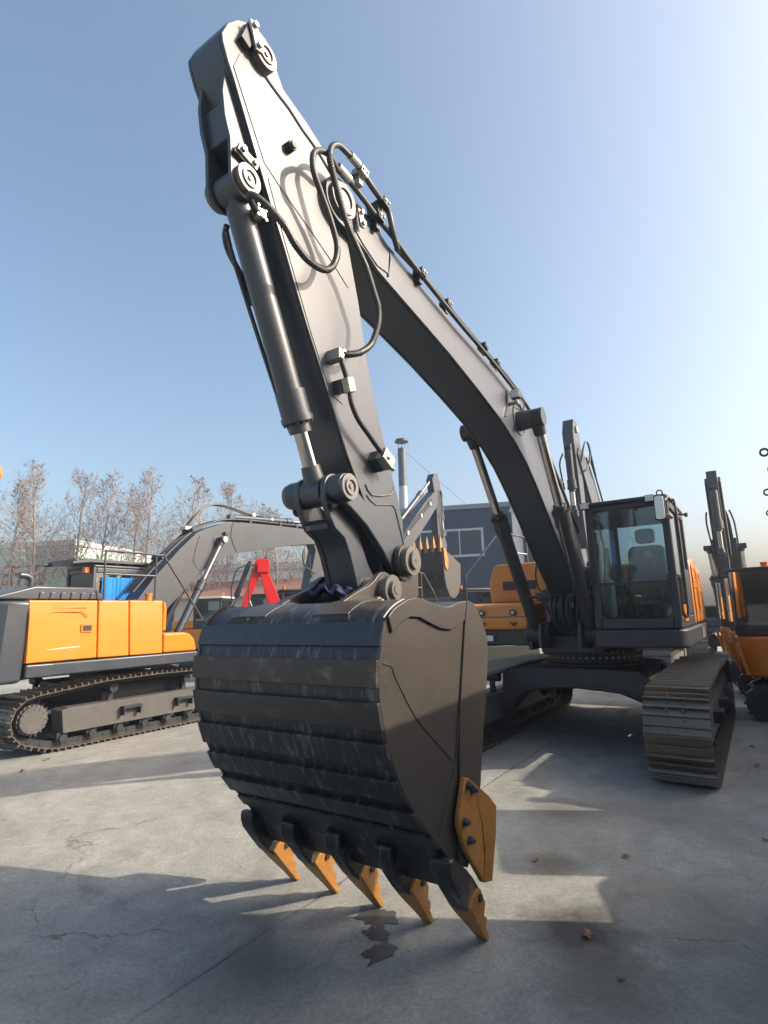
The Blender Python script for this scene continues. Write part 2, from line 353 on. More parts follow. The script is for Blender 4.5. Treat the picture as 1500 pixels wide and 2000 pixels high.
# ------------------------------------------------------------------ tracks
def track(root, xc, yf, yr, H, W, p=0.19, rr=None, top_mid=None, side=1, detail=True, mtl=TRACK, name='track', frame_m=FRAME):
    """yf..yr = front and rear extremes, outer shoe face on z=0; side=+1 if the outer face is +x"""
    rf = H/2-0.02; rb = rf if rr is None else rr
    tm = H if top_mid is None else top_mid
    path = []
    cf = (yf+rf, rf); cb = (yr-rb, rb+(0.0 if rr is None else 0.10))
    path += [(cf[0], 0.0)]
    path += [(cb[0]-0.25, 0.0)] if rr else [(cb[0], 0.0)]
    path += arc(cb[0], cb[1], rb, -75 if rr else -88, 88, 14)
    path += [(cb[0]+(cf[0]-cb[0])*t, tm-0.02*math.sin(math.pi*((t*2) % 1))) for t in (0.25, 0.5, 0.75)]
    path += arc(cf[0], cf[1], rf, 92, 268, 14)
    # resample
    P = [Vector((0, a, b)) for a, b in path]; P.append(P[0].copy())
    Ls = [0]
    for i in range(len(P)-1): Ls.append(Ls[-1]+(P[i+1]-P[i]).length)
    tot = Ls[-1]; n = int(round(tot/p)); p = tot/n
    def at(s):
        s = s % tot
        for i in range(len(P)-1):
            if Ls[i+1] >= s: return P[i].lerp(P[i+1], (s-Ls[i])/max(1e-9, Ls[i+1]-Ls[i]))
        return P[-1]
    mb = MB(); lk = MB(); q = p*0.5
    prof = [(-q+.002, -.022), (-q, .030), (-q+.004, .040), (-q+.018, .040), (-q+.024, -.004), (-.008, -.008), (-.002, .024), (.002, .030), (.014, .030), (.020, -.006), (q-.014, -.008), (q-.008, .002), (q-.002, .002), (q-.002, -.018)]
    if not detail: prof = [(-q, -.02), (-q, .03), (-q+.04, .03), (-q+.05, 0), (q-.01, 0), (q-.01, -.02)]
    for k in range(n):
        a = at(k*p); b = at((k+1)*p); c = (a+b)/2; t = (b-a).normalized(); nn = Vector((0, t.z, -t.y))   # outward
        vs = []
        for x in (xc-W/2, xc+W/2):
            for (tt, h) in prof: vs.append(Vector((x, 0, 0))+c+t*tt+nn*(h-0.03))
        m = len(prof)
        mb.add(vs, [list(range(m)), list(range(2*m-1, m-1, -1))]+[(i, (i+1) % m, (i+1) % m+m, i+m) for i in range(m)])
        if detail:
            for sx in (-.075, .075):
                lk.obox(Vector((xc+sx, 0, 0))+c-nn*0.085, (0.02, 0, 0), t*(q*0.98), nn*0.042)
                for tt in (-.055, .035): bolt(mb, Vector((xc+sx, 0, 0))+c+t*tt-nn*0.026, nn, 0.013, 0.014)
                lk.cyl(Vector((xc+sx-.03, 0, 0))+a-nn*0.085, Vector((xc+sx+.03, 0, 0))+a-nn*0.085, 0.026, n=8)
    tr = mb.build(name, mtl, root)
    if detail: lk.build('chain', BLACK, tr)
    # frame
    fb = MB(); x0, x1 = xc-W*0.20, xc+W*0.34*1
    if side < 0: x0, x1 = xc-W*0.34, xc+W*0.20
    z0, z1 = H*0.24, H*0.60
    fb.prism([(cf[0]+.12, z0+.05), (cf[0]+.5, z0), (cb[0]-.42, z0), (cb[0]-.38, z1-.02), (cb[0]-.45, z1), (cf[0]+.5, z1), (cf[0]+.1, z1-.08)], x0, x1)
    xs = x1 if side > 0 else x0
    fb.prism([(cf[0]+.42, z1+.003), (cb[0]-.45, z1+.003), (cb[0]-.45, z1+.012), (cf[0]+.42, z1+.012)], min(xs, xs-side*.2), max(xs, xs-side*.2)+.004)
    fr = fb.build('track_frame', frame_m, root, bevel=0.015)
    for yy in (cf[0]+(cb[0]-cf[0])*0.36, cf[0]+(cb[0]-cf[0])*0.62):
        st = MB()
        st.box(min(xs+side*.002, xs+side*.11), max(xs+side*.002, xs+side*.11), yy-.16, yy+.16, z1-.12, z1-.085)
        st.box(min(xs+side*.002, xs+side*.10), max(xs+side*.002, xs+side*.10), yy-.15, yy-.13, z1-.22, z1-.125)
        st.box(min(xs+side*.002, xs+side*.10), max(xs+side*.002, xs+side*.10), yy+.13, yy+.15, z1-.22, z1-.125)
        st.build('step', BLACK, fr)
    nr = 8 if detail else 5
    for k in range(nr):
        yy = cf[0]+.32+(cb[0]-cf[0]-.75)*k/(nr-1)
        ro_ = MB(); ro_.cyl((xc-.13, yy, H*.165), (xc+.13, yy, H*.165), 0.085, n=16)
        ro_.cyl((xc-.19, yy, H*.165), (xc+.19, yy, H*.165), 0.05, n=12)
        ro_.box(xc+side*.13-.03, xc+side*.13+.03, yy-.075, yy+.075, H*.15, z0+.01)
        ro_.build('roller', BLACK if detail else FRAME, root, bevel=0)
    for t in (.32, .68):
        yy = cf[0]+(cb[0]-cf[0])*t
        cr = MB(); cr.cyl((xc-.12, yy, H-.17), (xc+.12, yy, H-.17), 0.07, n=14); cr.box(xc-.03, xc+.03, yy-.04, yy+.04, z1, H-.18)
        cr.build('carrier_roller', BLACK, root)
    idl = MB(); idl.cyl((xc-.06, cf[0], cf[1]), (xc+.06, cf[0], cf[1]), rf-.13, n=32); idl.cyl((xc-.12, cf[0], cf[1]), (xc+.12, cf[0], cf[1]), rf-.2, n=24)
    idl.cyl((xc-.17, cf[0], cf[1]), (xc+.17, cf[0], cf[1]), .09, n=16); idl.build('idler_wheel', FRAME, root)
    sp = MB(); N_ = 42; rad = rb-.115; pts = []
    for i in range(N_*2):
        a = math.pi*i/N_; r_ = rad+(.03 if i % 4 < 2 else -.025); pts.append((cb[0]+r_*math.cos(a), cb[1]+r_*math.sin(a)))
    sp.prism(pts, xc-.035, xc+.035); spo = sp.build('sprocket', BLACK, root)
    hb = MB(); hx = xc+side*W*0.36
    hb.cyl((xc, cb[0], cb[1]), (xc+side*.16, cb[0], cb[1]), rad*.80, n=32)
    hb.cyl((xc+side*.16, cb[0], cb[1]), (hx, cb[0], cb[1]), rad*.72, rad*.70, n=32)
    for i in range(20):
        a = 2*math.pi*i/20; bolt(hb, (xc+side*.16, cb[0]+rad*.76*math.cos(a), cb[1]+rad*.76*math.sin(a)), (side, 0, 0), .015, .02)
    for i in range(12):
        a = 2*math.pi*i/12; bolt(hb, (hx, cb[0]+rad*.6*math.cos(a), cb[1]+rad*.6*math.sin(a)), (side, 0, 0), .012, .01)
    hb.build('hub_cover', FRAME, spo)
    return tr

def cylinder(root, p0, p1, rb, rr, frac, m_barrel=DARK, name='cylinder', eye=0.09, ax=(1, 0, 0)):
    """p0 barrel eye, p1 rod eye"""
    p0, p1 = Vector(p0), Vector(p1); d = (p1-p0).normalized(); L_ = (p1-p0).length; ax = Vector(ax)
    e = p0+d*(L_*frac)
    mb = MB(); mb.cyl(p0+d*eye*1.1, e-d*.02, rb, n=28); mb.cyl(p0-ax*eye*.8, p0+ax*eye*.8, eye, n=22)
    mb.cyl(p0+d*eye*.55, p0+d*eye*1.6, rb*.8, rb*1.02, n=24)
    mb.cyl(e-d*rb*2.3, e-d*.015, rb*1.22, n=28); mb.cyl(e-d*.018, e+d*rb*.2, rb*1.32, n=28); mb.cyl(e+d*rb*.2, e+d*rb*1.1, rb*.92, n=24)
    a = d.orthogonal().normalized(); b = d.cross(a)
    for i in range(14):
        q = a*math.cos(2*math.pi*i/14)+b*math.sin(2*math.pi*i/14); mb.cyl(e+q*rb*1.1+d*rb*.18, e+q*rb*1.1+d*rb*.42, rb*.13, n=6)
    o = mb.build(name, m_barrel, root)
    rd = MB(); rd.cyl(e+d*.01, p1-d*eye*1.9, rr, n=24); rd.build('rod', CHROME, o)
    ey = MB(); ey.cyl(p1-ax*eye*.85, p1+ax*eye*.85, eye, n=22); ey.cyl(p1-d*eye*2.0, p1-d*eye*.4, rr*1.25, rr*1.5, n=20); ey.build('rod_end', m_barrel, o)
    return o

def hose(root, pts, r, name='hose', m=RUBBER, smooth=6, n=8):
    mb = MB(root_off.get(root.name, (0, 0, 0))) if isinstance(root, bpy.types.Object) else MB()
    mb.tube(pts, r, n, smooth); return mb.build(name, m, root, angle=60)
root_off = {}

# ------------------------------------------------------------------ MAIN EXCAVATOR (local x=v, y=u-U0)
U0 = 5.75
OFF = (0, U0, 0)
ME = thing('excavator', 'large dark grey excavator with its bucket teeth resting on the concrete in the foreground', 'excavator', Y(U0, 0), -AZ)
def mm(): return MB(OFF)
def v3(pts, x): return [(x, a, b) for a, b in pts]

# --- arm (stick)
aw = .145
A_front = [(-1.525, 4.923), (-1.516, 4.875), (-1.477, 4.783), (-1.436, 4.714), (-1.346, 4.526), (-1.285, 4.40), (-1.215, 4.262), (-1.14, 4.11), (-1.03, 3.90), (-0.955, 3.74), (-0.837, 3.50), (-0.707, 3.26), (-0.581, 3.02), (-0.455, 2.78), (-0.34, 2.60), (-.20, 2.38), (-.10, 2.16)]
A_rear = [(0.19, 2.42), (0.12, 2.62), (0.03, 2.82), (-0.079, 3.11), (-0.168, 3.36), (-0.225, 3.566), (-0.27, 3.78), (-0.30, 3.914), (-0.36, 4.12), (-0.41, 4.30), (-0.47, 4.60), (-0.50, 4.73), (-0.62, 4.84), (-0.828, 4.924), (-1.045, 4.985), (-1.099, 5.065), (-1.144, 5.153), (-1.196, 5.206), (-1.25, 5.212), (-1.357, 5.17), (-1.42, 5.12), (-1.485, 5.03)]
tip = arc(0.05, 2.13, .15, 200, 380, 8)
armpoly = A_front+tip+A_rear
mb = mm(); mb.prism(armpoly, -aw+.022, aw-.022)
# side plates stand proud of the flanges
sp_ = [(a, b) for a, b in armpoly]
mb.prism(sp_, aw-.020, aw); mb.prism(sp_, -aw, -aw+.020)
arm = mb.build('arm', DARK, ME, bevel=0.006)
# front cover strip, weld seams
mb = mm()
seam = [(-1.30, 4.975), (-1.20, 4.93), (-1.10, 4.90), (-1.0, 4.88), (-.88, 4.83), (-.74, 4.79), (-.60, 4.72)]
mb.tube(v3(seam, aw+.002), .009, 6, 3)
mb.build('weld_seam', DARK, arm)
mb = mm(); mb.tube(v3([(-.27, 2.62), (-.20, 2.56), (.02, 2.60), (.08, 2.66)], aw+.001), .008, 6, 2)
mb.build('weld_seam', DARK, arm)
mb = mm()
mb.tube(v3([(-.26, 2.55), (-.16, 2.50), (.05, 2.53), (.11, 2.45), (.19, 2.25)], aw+.001), .006, 6, 2)
mb.build('weld_seam', DARK, arm)
mb = mm(); mb.prism([(-1.20, 4.345), (-1.03, 4.255), (-.80, 4.155), (-.60, 4.06), (-.42, 3.955), (-.36, 4.05), (-.42, 4.28), (-.55, 4.60), (-.9, 4.80), (-1.2, 4.88), (-1.40, 4.90), (-1.44, 4.78)], aw, aw+.0045)
mb.build('doubler_plate', DARK, arm, bevel=.002)
mb = mm(); mb.prism([(-1.17, 4.265), (-1.0, 4.185), (-.80, 4.095), (-.60, 3.995), (-.41, 3.88), (-.32, 3.75), (-.28, 3.5), (-.5, 3.1), (-.62, 3.13), (-.80, 3.46), (-.93, 3.73), (-1.02, 3.92)], aw, aw+.0045)
mb.build('doubler_plate', DARK, arm, bevel=.002)
mb = mm(); mb.cyl((aw, -1.012, 4.585), (aw+.05, -1.012, 4.585), .034, n=6); mb.cyl((aw+.05, -1.012, 4.585), (aw+.062, -1.012, 4.585), .022); mb.build('plug_bolt', BLACK, arm, bevel=.003)
# top pin (arm cylinder pin) and lock plate
def pin_cap(mbb, c, r, sx, h=.05):
    x, y_, z = c
    mbb.cyl((x, y_, z), (x+sx*h, y_, z), r, n=28); mbb.ring((x+sx*(h+.004), y_, z), (1, 0, 0), r*.66, r*.50, .012)
    mbb.cyl((x+sx*h, y_, z), (x+sx*(h+.008), y_, z), r*.18, n=12)
def lockplate(mbb, c, d, sx, L_=.085, W_=.028):
    c = Vector(c); d = Vector((0, d[0], d[1])).normalized(); e = Vector((0, -d.z, d.y))
    mbb.obox(c+Vector((sx*.055, 0, 0)), (.010, 0, 0), d*L_, e*W_)
def lockbolts(mbb, c, d, sx, L_=.055):
    c = Vector(c); d = Vector((0, d[0], d[1])).normalized()
    for k in (LK,): bolt(mbb, c+Vector((sx*.066, 0, 0))+d*L_*k, (sx, 0, 0), .018, .018)
for sx in (-1, 1):
    mb = mm(); pin_cap(mb, (sx*aw, -1.24, 5.02), .085, sx); mb.build('top_pin', PIN, arm)
mb = mm(); mb.obox((aw+.02, -1.36, 5.05), (.022, 0, 0), (0, .03, .085), (0, -.03, .012)); mb.build('lock_block', BLACK, arm)
mb = mm(); lockplate(mb, (aw, -1.33, 5.05), (.33, -1), 1); lp = mb.build('lock_plate', STEEL, arm, bevel=.006)
for LK in (-1, 1): mb = mm(); lockbolts(mb, (aw, -1.33, 5.05), (.33, -1), 1); mb.build('lock_bolt', STEEL, lp)
# bucket cylinder bracket plates standing off the front of the arm
br = [(-1.455, 4.87), (-1.475, 4.62), (-1.455, 4.48), (-1.415, 4.37), (-1.405, 4.2)]+arc(-1.30, 4.175, .105, 175, 300, 8)+[(-1.20, 4.16), (-1.19, 4.30), (-1.28, 4.5), (-1.38, 4.72)]
mb = mm(); mb.prism(br, .082, .106); mb.prism(br, -.106, -.082)
mb.prism([(-1.44, 4.60), (-1.40, 4.40), (-1.25, 4.36), (-1.33, 4.62)], -.082, .082)
mb.build('cylinder_bracket', DARK, arm, bevel=.004)
for sx in (-1, 1):
    mb = mm(); pin_cap(mb, (sx*.106, -1.30, 4.175), .082, sx, .035); mb.build('cylinder_pin', PIN, arm)
mb = mm(); mb.obox((.118, -1.335, 4.29), (.014, 0, 0), (0, .06, -.012), (0, .01, .022)); mb.build('lock_block', BLACK, arm)
mb = mm(); lockplate(mb, (.082, -1.315, 4.30), (1, -.25), 1, .075, .026); lp = mb.build('lock_plate', STEEL, arm, bevel=.006)
for LK in (-1, 1): mb = mm(); lockbolts(mb, (.082, -1.315, 4.30), (1, -.25), 1, .045); mb.build('lock_bolt', STEEL, lp)
# bucket cylinder
oy = lambda p: (p[0], p[1]-U0, p[2])
bc = cylinder(ME, oy((0, -1.29, 4.175)), oy((0, -0.575, 2.53)), .076, .047, .74, name='bucket_cylinder', eye=.088)
mb = mm(); mb.tube([(-.10, -1.25, 3.98), (-.115, -1.16, 3.80), (-.10, -.85, 3.15), (-.09, -.72, 2.9)], .013, 8, 3)
mb.tube([(-.10, -1.25, 4.02), (-.15, -1.22, 3.99), (-.17, -1.17, 3.92), (-.13, -1.1, 3.78), (-.10, -1.04, 3.62)], .018, 8, 4)
mb.build('cylinder_pipe', RUBBER, bc)
mb = mm(); mb.box(.05, .12, -1.225, -1.165, 4.02, 4.065); mb.cyl((.075, -1.19, 4.03), (.135, -1.19, 4.03), .026, n=10)
for dx, dz in ((.03, .03), (.03, -.03), (-.03, .03), (-.03, -.03)): bolt(mb, (.12, -1.19+dx, 4.04+dz), (1, 0, 0), .010, .012)
mb.build('port_fitting', STEEL, bc)
# hoses on the arm
def mhose(parent, pts, r, name='hose', m=RUBBER, sm=6): return mm().tube(pts, r, 10, sm).build(name, m, parent, angle=60)
h1 = [(.10, -1.20, 4.04), (.17, -1.33, 4.02), (.21, -1.33, 4.01), (.24, -1.27, 3.98), (.28, -1.17, 3.895), (.28, -1.09, 3.835), (.28, -0.97, 3.795), (.28, -0.82, 3.82), (.28, -0.73, 3.92), (.28, -0.705, 4.05), (.29, -0.785, 4.187), (.30, -0.885, 4.3), (.31, -0.96, 4.388), (.31, -0.96, 4.50), (.30, -0.88, 4.59), (.30, -0.79, 4.62), (.28, -.70, 4.61), (.26, -.63, 4.65)]
h2 = [(.33, -0.57, 4.745), (.33, -0.65, 4.735), (.33, -0.736, 4.724), (.33, -0.805, 4.663), (.33, -0.83, 4.572), (.33, -0.81, 4.495), (.33, -0.75, 4.363), (.33, -0.67, 4.217), (.33, -0.575, 4.115), (.33, -0.46, 4.005), (.33, -0.375, 3.863), (.33, -0.335, 3.789), (.33, -0.345, 3.66), (.32, -0.41, 3.502), (.30, -0.52, 3.40), (.26, -0.60, 3.37), (.23, -.625, 3.375)]
hz = mhose(arm, h1, .019); hz2 = mhose(arm, h2, .019)
# spiral guard rings
for H_, par in ((h1, hz), (h2, hz2)):
    mb = mm(); pts = [Vector(p) for p in H_]
    rng = range(3, 9) if H_ is h1 else range(4, 15)
    for i in rng:
        a, b = pts[i], pts[i+1]; L_ = (b-a).length; k = max(1, int(L_/.014))
        for j in range(k):
            p = a.lerp(b, j/k)
            p0 = pts[i-1]; p3 = pts[min(i+2, len(pts)-1)]; t = j/k
            p = 0.5*((2*a)+(-p0+b)*t+(2*p0-5*a+4*b-p3)*t*t+(-p0+3*a-3*b+p3)*t**3)
            mb.cyl(p-(b-a).normalized()*.003, p+(b-a).normalized()*.003, .0215, n=9)
    mb.build('spiral_guard', RUBBER, par)
mb = mm(); mb.cyl((.30, -.50, 3.41), (.24, -.60, 3.37), .024, n=8); mb.cyl((.235, -.60, 3.40), (.235, -.64, 3.33), .026, n=8); mb.box(.145, .25, -.66, -.60, 3.33, 3.40); mb.build('hose_fitting', STEEL, arm, bevel=.004)
ap = [(.225, -0.63, 3.38), (.235, -0.61, 3.31), (.235, -0.56, 3.216), (.235, -0.541, 3.152), (.235, -0.517, 3.072), (.235, -0.45, 2.991), (.235, -0.341, 2.922), (.235, -0.25, 2.865), (.235, -0.19, 2.835)]
mhose(arm, ap, .0175, 'pipe', BLACK)
mb = mm(); mb.obox((.235, -.55, 3.19), (.028, 0, 0), (0, .015, -.045), (0, .032, .012)); c1 = mb.build('pipe_clamp', STEEL, arm, bevel=.006)
mb = mm(); mb.obox((.175, -.56, 3.19), (.03, 0, 0), (0, .014, -.04), (0, .03, .012)); mb.build('clamp_stand', DARK, c1)
mb = mm(); mb.obox((.235, -.155, 2.80), (.035, 0, 0), (0, .055, -.032), (0, .022, .038)); mb.cyl((.235, -.10, 2.77), (.235, -.06, 2.745), .018, n=8); mb.cyl((.27, -.17, 2.80), (.285, -.17, 2.80), .014, n=8)
c2 = mb.build('valve_block', STEEL, arm, bevel=.005)
mb = mm(); mb.obox((.175, -.17, 2.79), (.03, 0, 0), (0, .05, -.03), (0, .02, .035)); mb.build('clamp_stand', DARK, c2)

# --- bucket linkage
mb = mm()
lpoly = [(-.66, 2.47), (-.61, 2.37), (-.56, 2.30), (-.47, 2.25), (-.42, 2.16), (-.36, 2.0)]+arc(-.235, 1.93, .105, 200, 360, 8)+[(-.155, 2.02), (-.225, 2.10), (-.33, 2.30), (-.44, 2.45)]+arc(-.56, 2.54, .10, 340, 560, 10)
mb.prism(lpoly, .085, .125); mb.prism(lpoly, -.125, -.085)
mb.prism([(-.592, 2.362), (-.55, 2.305), (-.462, 2.252), (-.412, 2.16), (-.352, 2.0), (-.335, 1.90), (-.30, 1.90), (-.33, 2.01), (-.39, 2.18), (-.45, 2.27), (-.54, 2.33)], -.086, .086)
lk_ = mb.build('bucket_link', DARK, ME, bevel=.008)
mb = mm(); mb.ring((0, -.555, 2.325), (0, .25, -1), .088, .062, .03); mb.build('link_rim', DARK, lk_)
for sx in (-1, 1):
    mb = mm(); mb.cyl((sx*.085, -.56, 2.54), (sx*.225, -.56, 2.54), .088, n=28)
    d = Vector((0, .05+.56, 2.13-2.54)); 
    g = [(-.62, 2.47), (-.50, 2.42), (-.34, 2.33), (-.16, 2.18), (-.04, 2.05), (.05, 2.03), (.14, 2.09), (.14, 2.17), (.05, 2.23), (-.10, 2.32), (-.26, 2.43), (-.42, 2.53), (-.50, 2.62), (-.58, 2.63)]
    mb.prism(g, sx*.150, sx*.205)
    gl = mb.build('guide_link', DARK, ME, bevel=.012)
    mb = mm(); pin_cap(mb, (sx*.225, -.56, 2.54), .080, sx, .02); mb.build('link_pin', PIN, gl)
    mb = mm(); mb.cyl((sx*.10, .05, 2.13), (sx*.285, .05, 2.13), .092, n=30); mb.ring((sx*.292, .05, 2.13), (1, 0, 0), .10, .062, .02)
    mb.cyl((sx*.285, .05, 2.13), (sx*.325, .05, 2.13), .058, n=26); mb.cyl((sx*.325, .05, 2.13), (sx*.328, .05, 2.13), .012, n=10)
    mb.build('arm_pin', PIN, ME)
    mb = mm(); mb.cyl((sx*.255, -.04, 2.01), (sx*.30, -.07, 1.995), .018, n=6); mb.cyl((sx*.27, -.05, 2.005), (sx*.325, -.085, 1.99), .011, n=8); mb.build('pin_bolt', STEEL, ME)
    mb = mm(); mb.cyl((sx*.13, -.56, 2.45), (sx*.13, -.60, 2.43), .03, n=14); mb.ring((sx*.13, -.615, 2.425), (0, -.9, -.4), .034, .018, .02, 14); mb.build('grease_port', BLACK, lk_)

# --- bucket
def bw(y): return .74+.09*(y+U0)
prof = [(-.109, 1.845), (-.214, 1.833), (-.287, 1.813), (-.366, 1.808), (-.461, 1.822), (-.551, 1.845), (-.627, 1.855), (-.70, 1.845), (-.757, 1.824), (-.812, 1.80), (-.856, 1.755), (-.885, 1.68), (-.904, 1.61), (-.918, 1.55), (-.922, 1.48), (-.920, 1.40), (-.905, 1.32), (-.886, 1.24), (-.858, 1.15), (-.818, 1.06), (-.766, .962), (-.72, .895), (-.66, .82), (-.60, .752), (-.53, .68), (-.435, .576), (-.36, .46)]
def offs(P, d):
    out = []
    for i in range(len(P)):
        a = P[max(0, i-1)]; b = P[min(len(P)-1, i+1)]; t = Vector((b[0]-a[0], b[1]-a[1])).normalized()
        out.append((P[i][0]+t.y*-d*-1*-1, P[i][1]+t.x*d*-1*-1*1) if False else (P[i][0]-t.y*d, P[i][1]+t.x*d))
    return out
inner = offs(prof, .03)   # towards the inside (profile runs top -> lip on the outer side)
mb = mm(); mb.prism(prof+inner[::-1], -1, 1)
def widen(mbb, w0=-.0):
    mbb.map(lambda p: (p.x*(bw(p.y)+w0), p.y, p.z)); return mbb
widen(mb, -.012); shell = mb.build('bucket', BWEAR, ME, bevel=.003)
mopen = [(-.042, 1.83), (.01, 1.777), (.059, 1.713), (.1, 1.63), (.105, 1.543), (.088, 1.459), (.043, 1.27), (0, 1.115), (-.042, .959), (-.068, .839), (-.151, .554), (-.252, .456), (-.33, .47)]
lowr = [(-.109, 1.845), (-.214, 1.833), (-.287, 1.813), (-.366, 1.811), (-.461, 1.828), (-.551, 1.85), (-.627, 1.86), (-.70, 1.85), (-.757, 1.829), (-.812, 1.806), (-.862, 1.76), (-.892, 1.68), (-.911, 1.61), (-.925, 1.55), (-.929, 1.48), (-.927, 1.40), (-.912, 1.32), (-.893, 1.24), (-.865, 1.15), (-.825, 1.06), (-.773, .962), (-.727, .895), (-.667, .82), (-.607, .752), (-.537, .68), (-.435, .576)]
plate = lowr+mopen[::-1]
for sx in (-1, 1):
    mb = MB(OFF); mb.prism(plate, sx*0.0, sx*1.0); 
    mb.map(lambda p: ((bw(p.y)-.012+.024*abs(p.x))*sx, p.y, p.z)); o = mb.build('side_plate', BUCKET, shell, bevel=.003)
    if sx > 0: o['label'] = 'bucket side plate facing the sun'
    # stiffener strip along the mouth, weld lines, raised upper band
    mb = MB(OFF)
    strip = [(-.109, 1.848), (-.042, 1.835), (.012, 1.78), (.062, 1.715), (.103, 1.632), (.108, 1.543), (.091, 1.459), (.046, 1.27), (.003, 1.115), (-.039, .959), (-.065, .839), (-.148, .554), (-.252, .453), (-.335, .50), (-.285, .9), (-.255, 1.208), (-.142, 1.723)]
    mb.prism(strip, sx*0.0, sx*1.0); mb.map(lambda p: ((bw(p.y)+.0135+.012*abs(p.x))*sx, p.y, p.z)); mb.build('mouth_strip', BUCKET, o, bevel=.003)
    mb = MB(OFF)
    cap = [(-.118, 1.846), (-.214, 1.836), (-.287, 1.816), (-.366, 1.813), (-.461, 1.830), (-.551, 1.852), (-.627, 1.862), (-.70, 1.852), (-.757, 1.831), (-.812, 1.808), (-.862, 1.77), (-.835, 1.69), (-.77, 1.735), (-.68, 1.765), (-.60, 1.76), (-.50, 1.725), (-.40, 1.695), (-.30, 1.685), (-.21, 1.71), (-.15, 1.735)]
    mb.prism(cap, sx*0.0, sx*1.0); mb.map(lambda p: ((bw(p.y)+.0135+.014*abs(p.x))*sx, p.y, p.z)); mb.build('cap_plate', BUCKET, o, bevel=.004)
    for L_, rr_ in (([(-.895, 1.55), (-.83, 1.53), (-.80, 1.47), (-.65, 1.27), (-.50, 1.14), (-.33, 1.0)], .0035), ([(-.26, 1.21), (-.30, 1.0), (-.40, .82), (-.50, .665)], .006)):
        mb = MB(OFF); mb.tube([(sx*(bw(a-U0)+.0135), a, b) for a, b in L_], rr_, 5, 3)
        mb.build('weld_seam', BUCKET, o)
# rolled edge at the top
mb = mm(); 
for sx in (-1, 1): mb.tube([(sx*bw(a-U0), a, b+.004) for a, b in [(-.87, 1.76), (-.82, 1.80), (-.76, 1.83), (-.70, 1.85)]], .007, 6, 2)
mb.build('weld_seam', BUCKET, shell)
# wear strips (across the back), proud of the shell
def between(za, zb):
    P = [Vector((0, a, b)) for a, b in prof]
    out = []
    def cross(z):
        for i in range(9, len(P)-1):
            if P[i].z >= z >= P[i+1].z: t = (P[i].z-z)/(P[i].z-P[i+1].z); return P[i].lerp(P[i+1], t)
    a, b = cross(za), cross(zb)
    out = [a]+[p for p in P[9:] if za > p.z > zb]+[b]
    return [(p.y, p.z) for p in out]
strips = [(1.740, 1.628, BTOP, .014), (1.567, 1.440, BBROWN, .024), (1.377, 1.252, BSTRIP, .024), (1.190, 1.068, BWEAR, .024), (1.012, .903, BWEAR, .024), (.842, .745, BWEAR, .022), (.690, .620, BSTRIP, .014)]
for za, zb, mt, tk in strips:
    P = between(za, zb)
    # flat plate: straight chord
    if len(P) > 2: P = [P[0], P[len(P)//2], P[-1]]
    O = [(a-(P[0][1]-P[-1][1])*tk/math.hypot(P[0][0]-P[-1][0], P[0][1]-P[-1][1])-.004, b+(P[0][0]-P[-1][0])*tk/math.hypot(P[0][0]-P[-1][0], P[0][1]-P[-1][1])) for a, b in P]
    mb = mm(); mb.prism([(P[0][0]+.01, P[0][1]), (P[-1][0]+.01, P[-1][1])]+[O[-1]]+[O[len(O)//2]]+[O[0]], -1, 1); widen(mb, .010)
    mb.build('wear_strip', mt, shell, bevel=.003)
# lip plate
lip = [(-.555, .690), (-.455, .575), (-.30, .355), (-.27, .350), (-.28, .40), (-.40, .58), (-.53, .70)]
mb = mm(); mb.prism(lip, -1, 1); widen(mb, -.02); mb.build('lip_plate', BWEAR, shell, bevel=.004)
# teeth
tips = [-.708, -.354, 0.0, .354, .708]
for k, tx in enumerate(tips):
    tx = tx*.985
    mb = mm()
    # adapter: wedge nose hugging the lip
    ad = [(-.475, .56), (-.475, .51), (-.46, .465), (-.385, .365), (-.325, .295), (-.25, .235), (-.20, .24), (-.165, .28), (-.125, .315), (-.19, .385), (-.28, .46), (-.38, .53), (-.43, .565)]
    mb.prism(ad, tx-.056, tx+.056)
    mb.map(lambda p: (tx+(p.x-tx)*(1.05 if p.z > .42 else .88), p.y, p.z))
    adp = mb.build('adapter', BWEAR, shell, bevel=.016, seg=3)
    mb = mm()
    tp = [(-.29, .28), (-.25, .315), (-.20, .335), (-.155, .325), (-.125, .27), (-.098, .235), (-.092, .165), (-.050, .135), (-.050, .085), (.003, .018), (-.006, .0), (-.035, .008), (-.10, .078), (-.175, .155), (-.232, .215)]
    mb.prism(tp, -1, 1)
    mb.map(lambda p: (tx+p.x*(.030+.038*min(1, max(0, p.z/.24))**1.3), p.y, p.z))
    tt = mb.build('tooth', TOOTH, adp, bevel=.007)
    mb = mm()
    for sx in (-1, 1): mb.cyl((tx+sx*.06, -.175, .285), (tx+sx*.078, -.175, .285), .020, n=12)
    mb.build('tooth_pin', BLACK, adp)
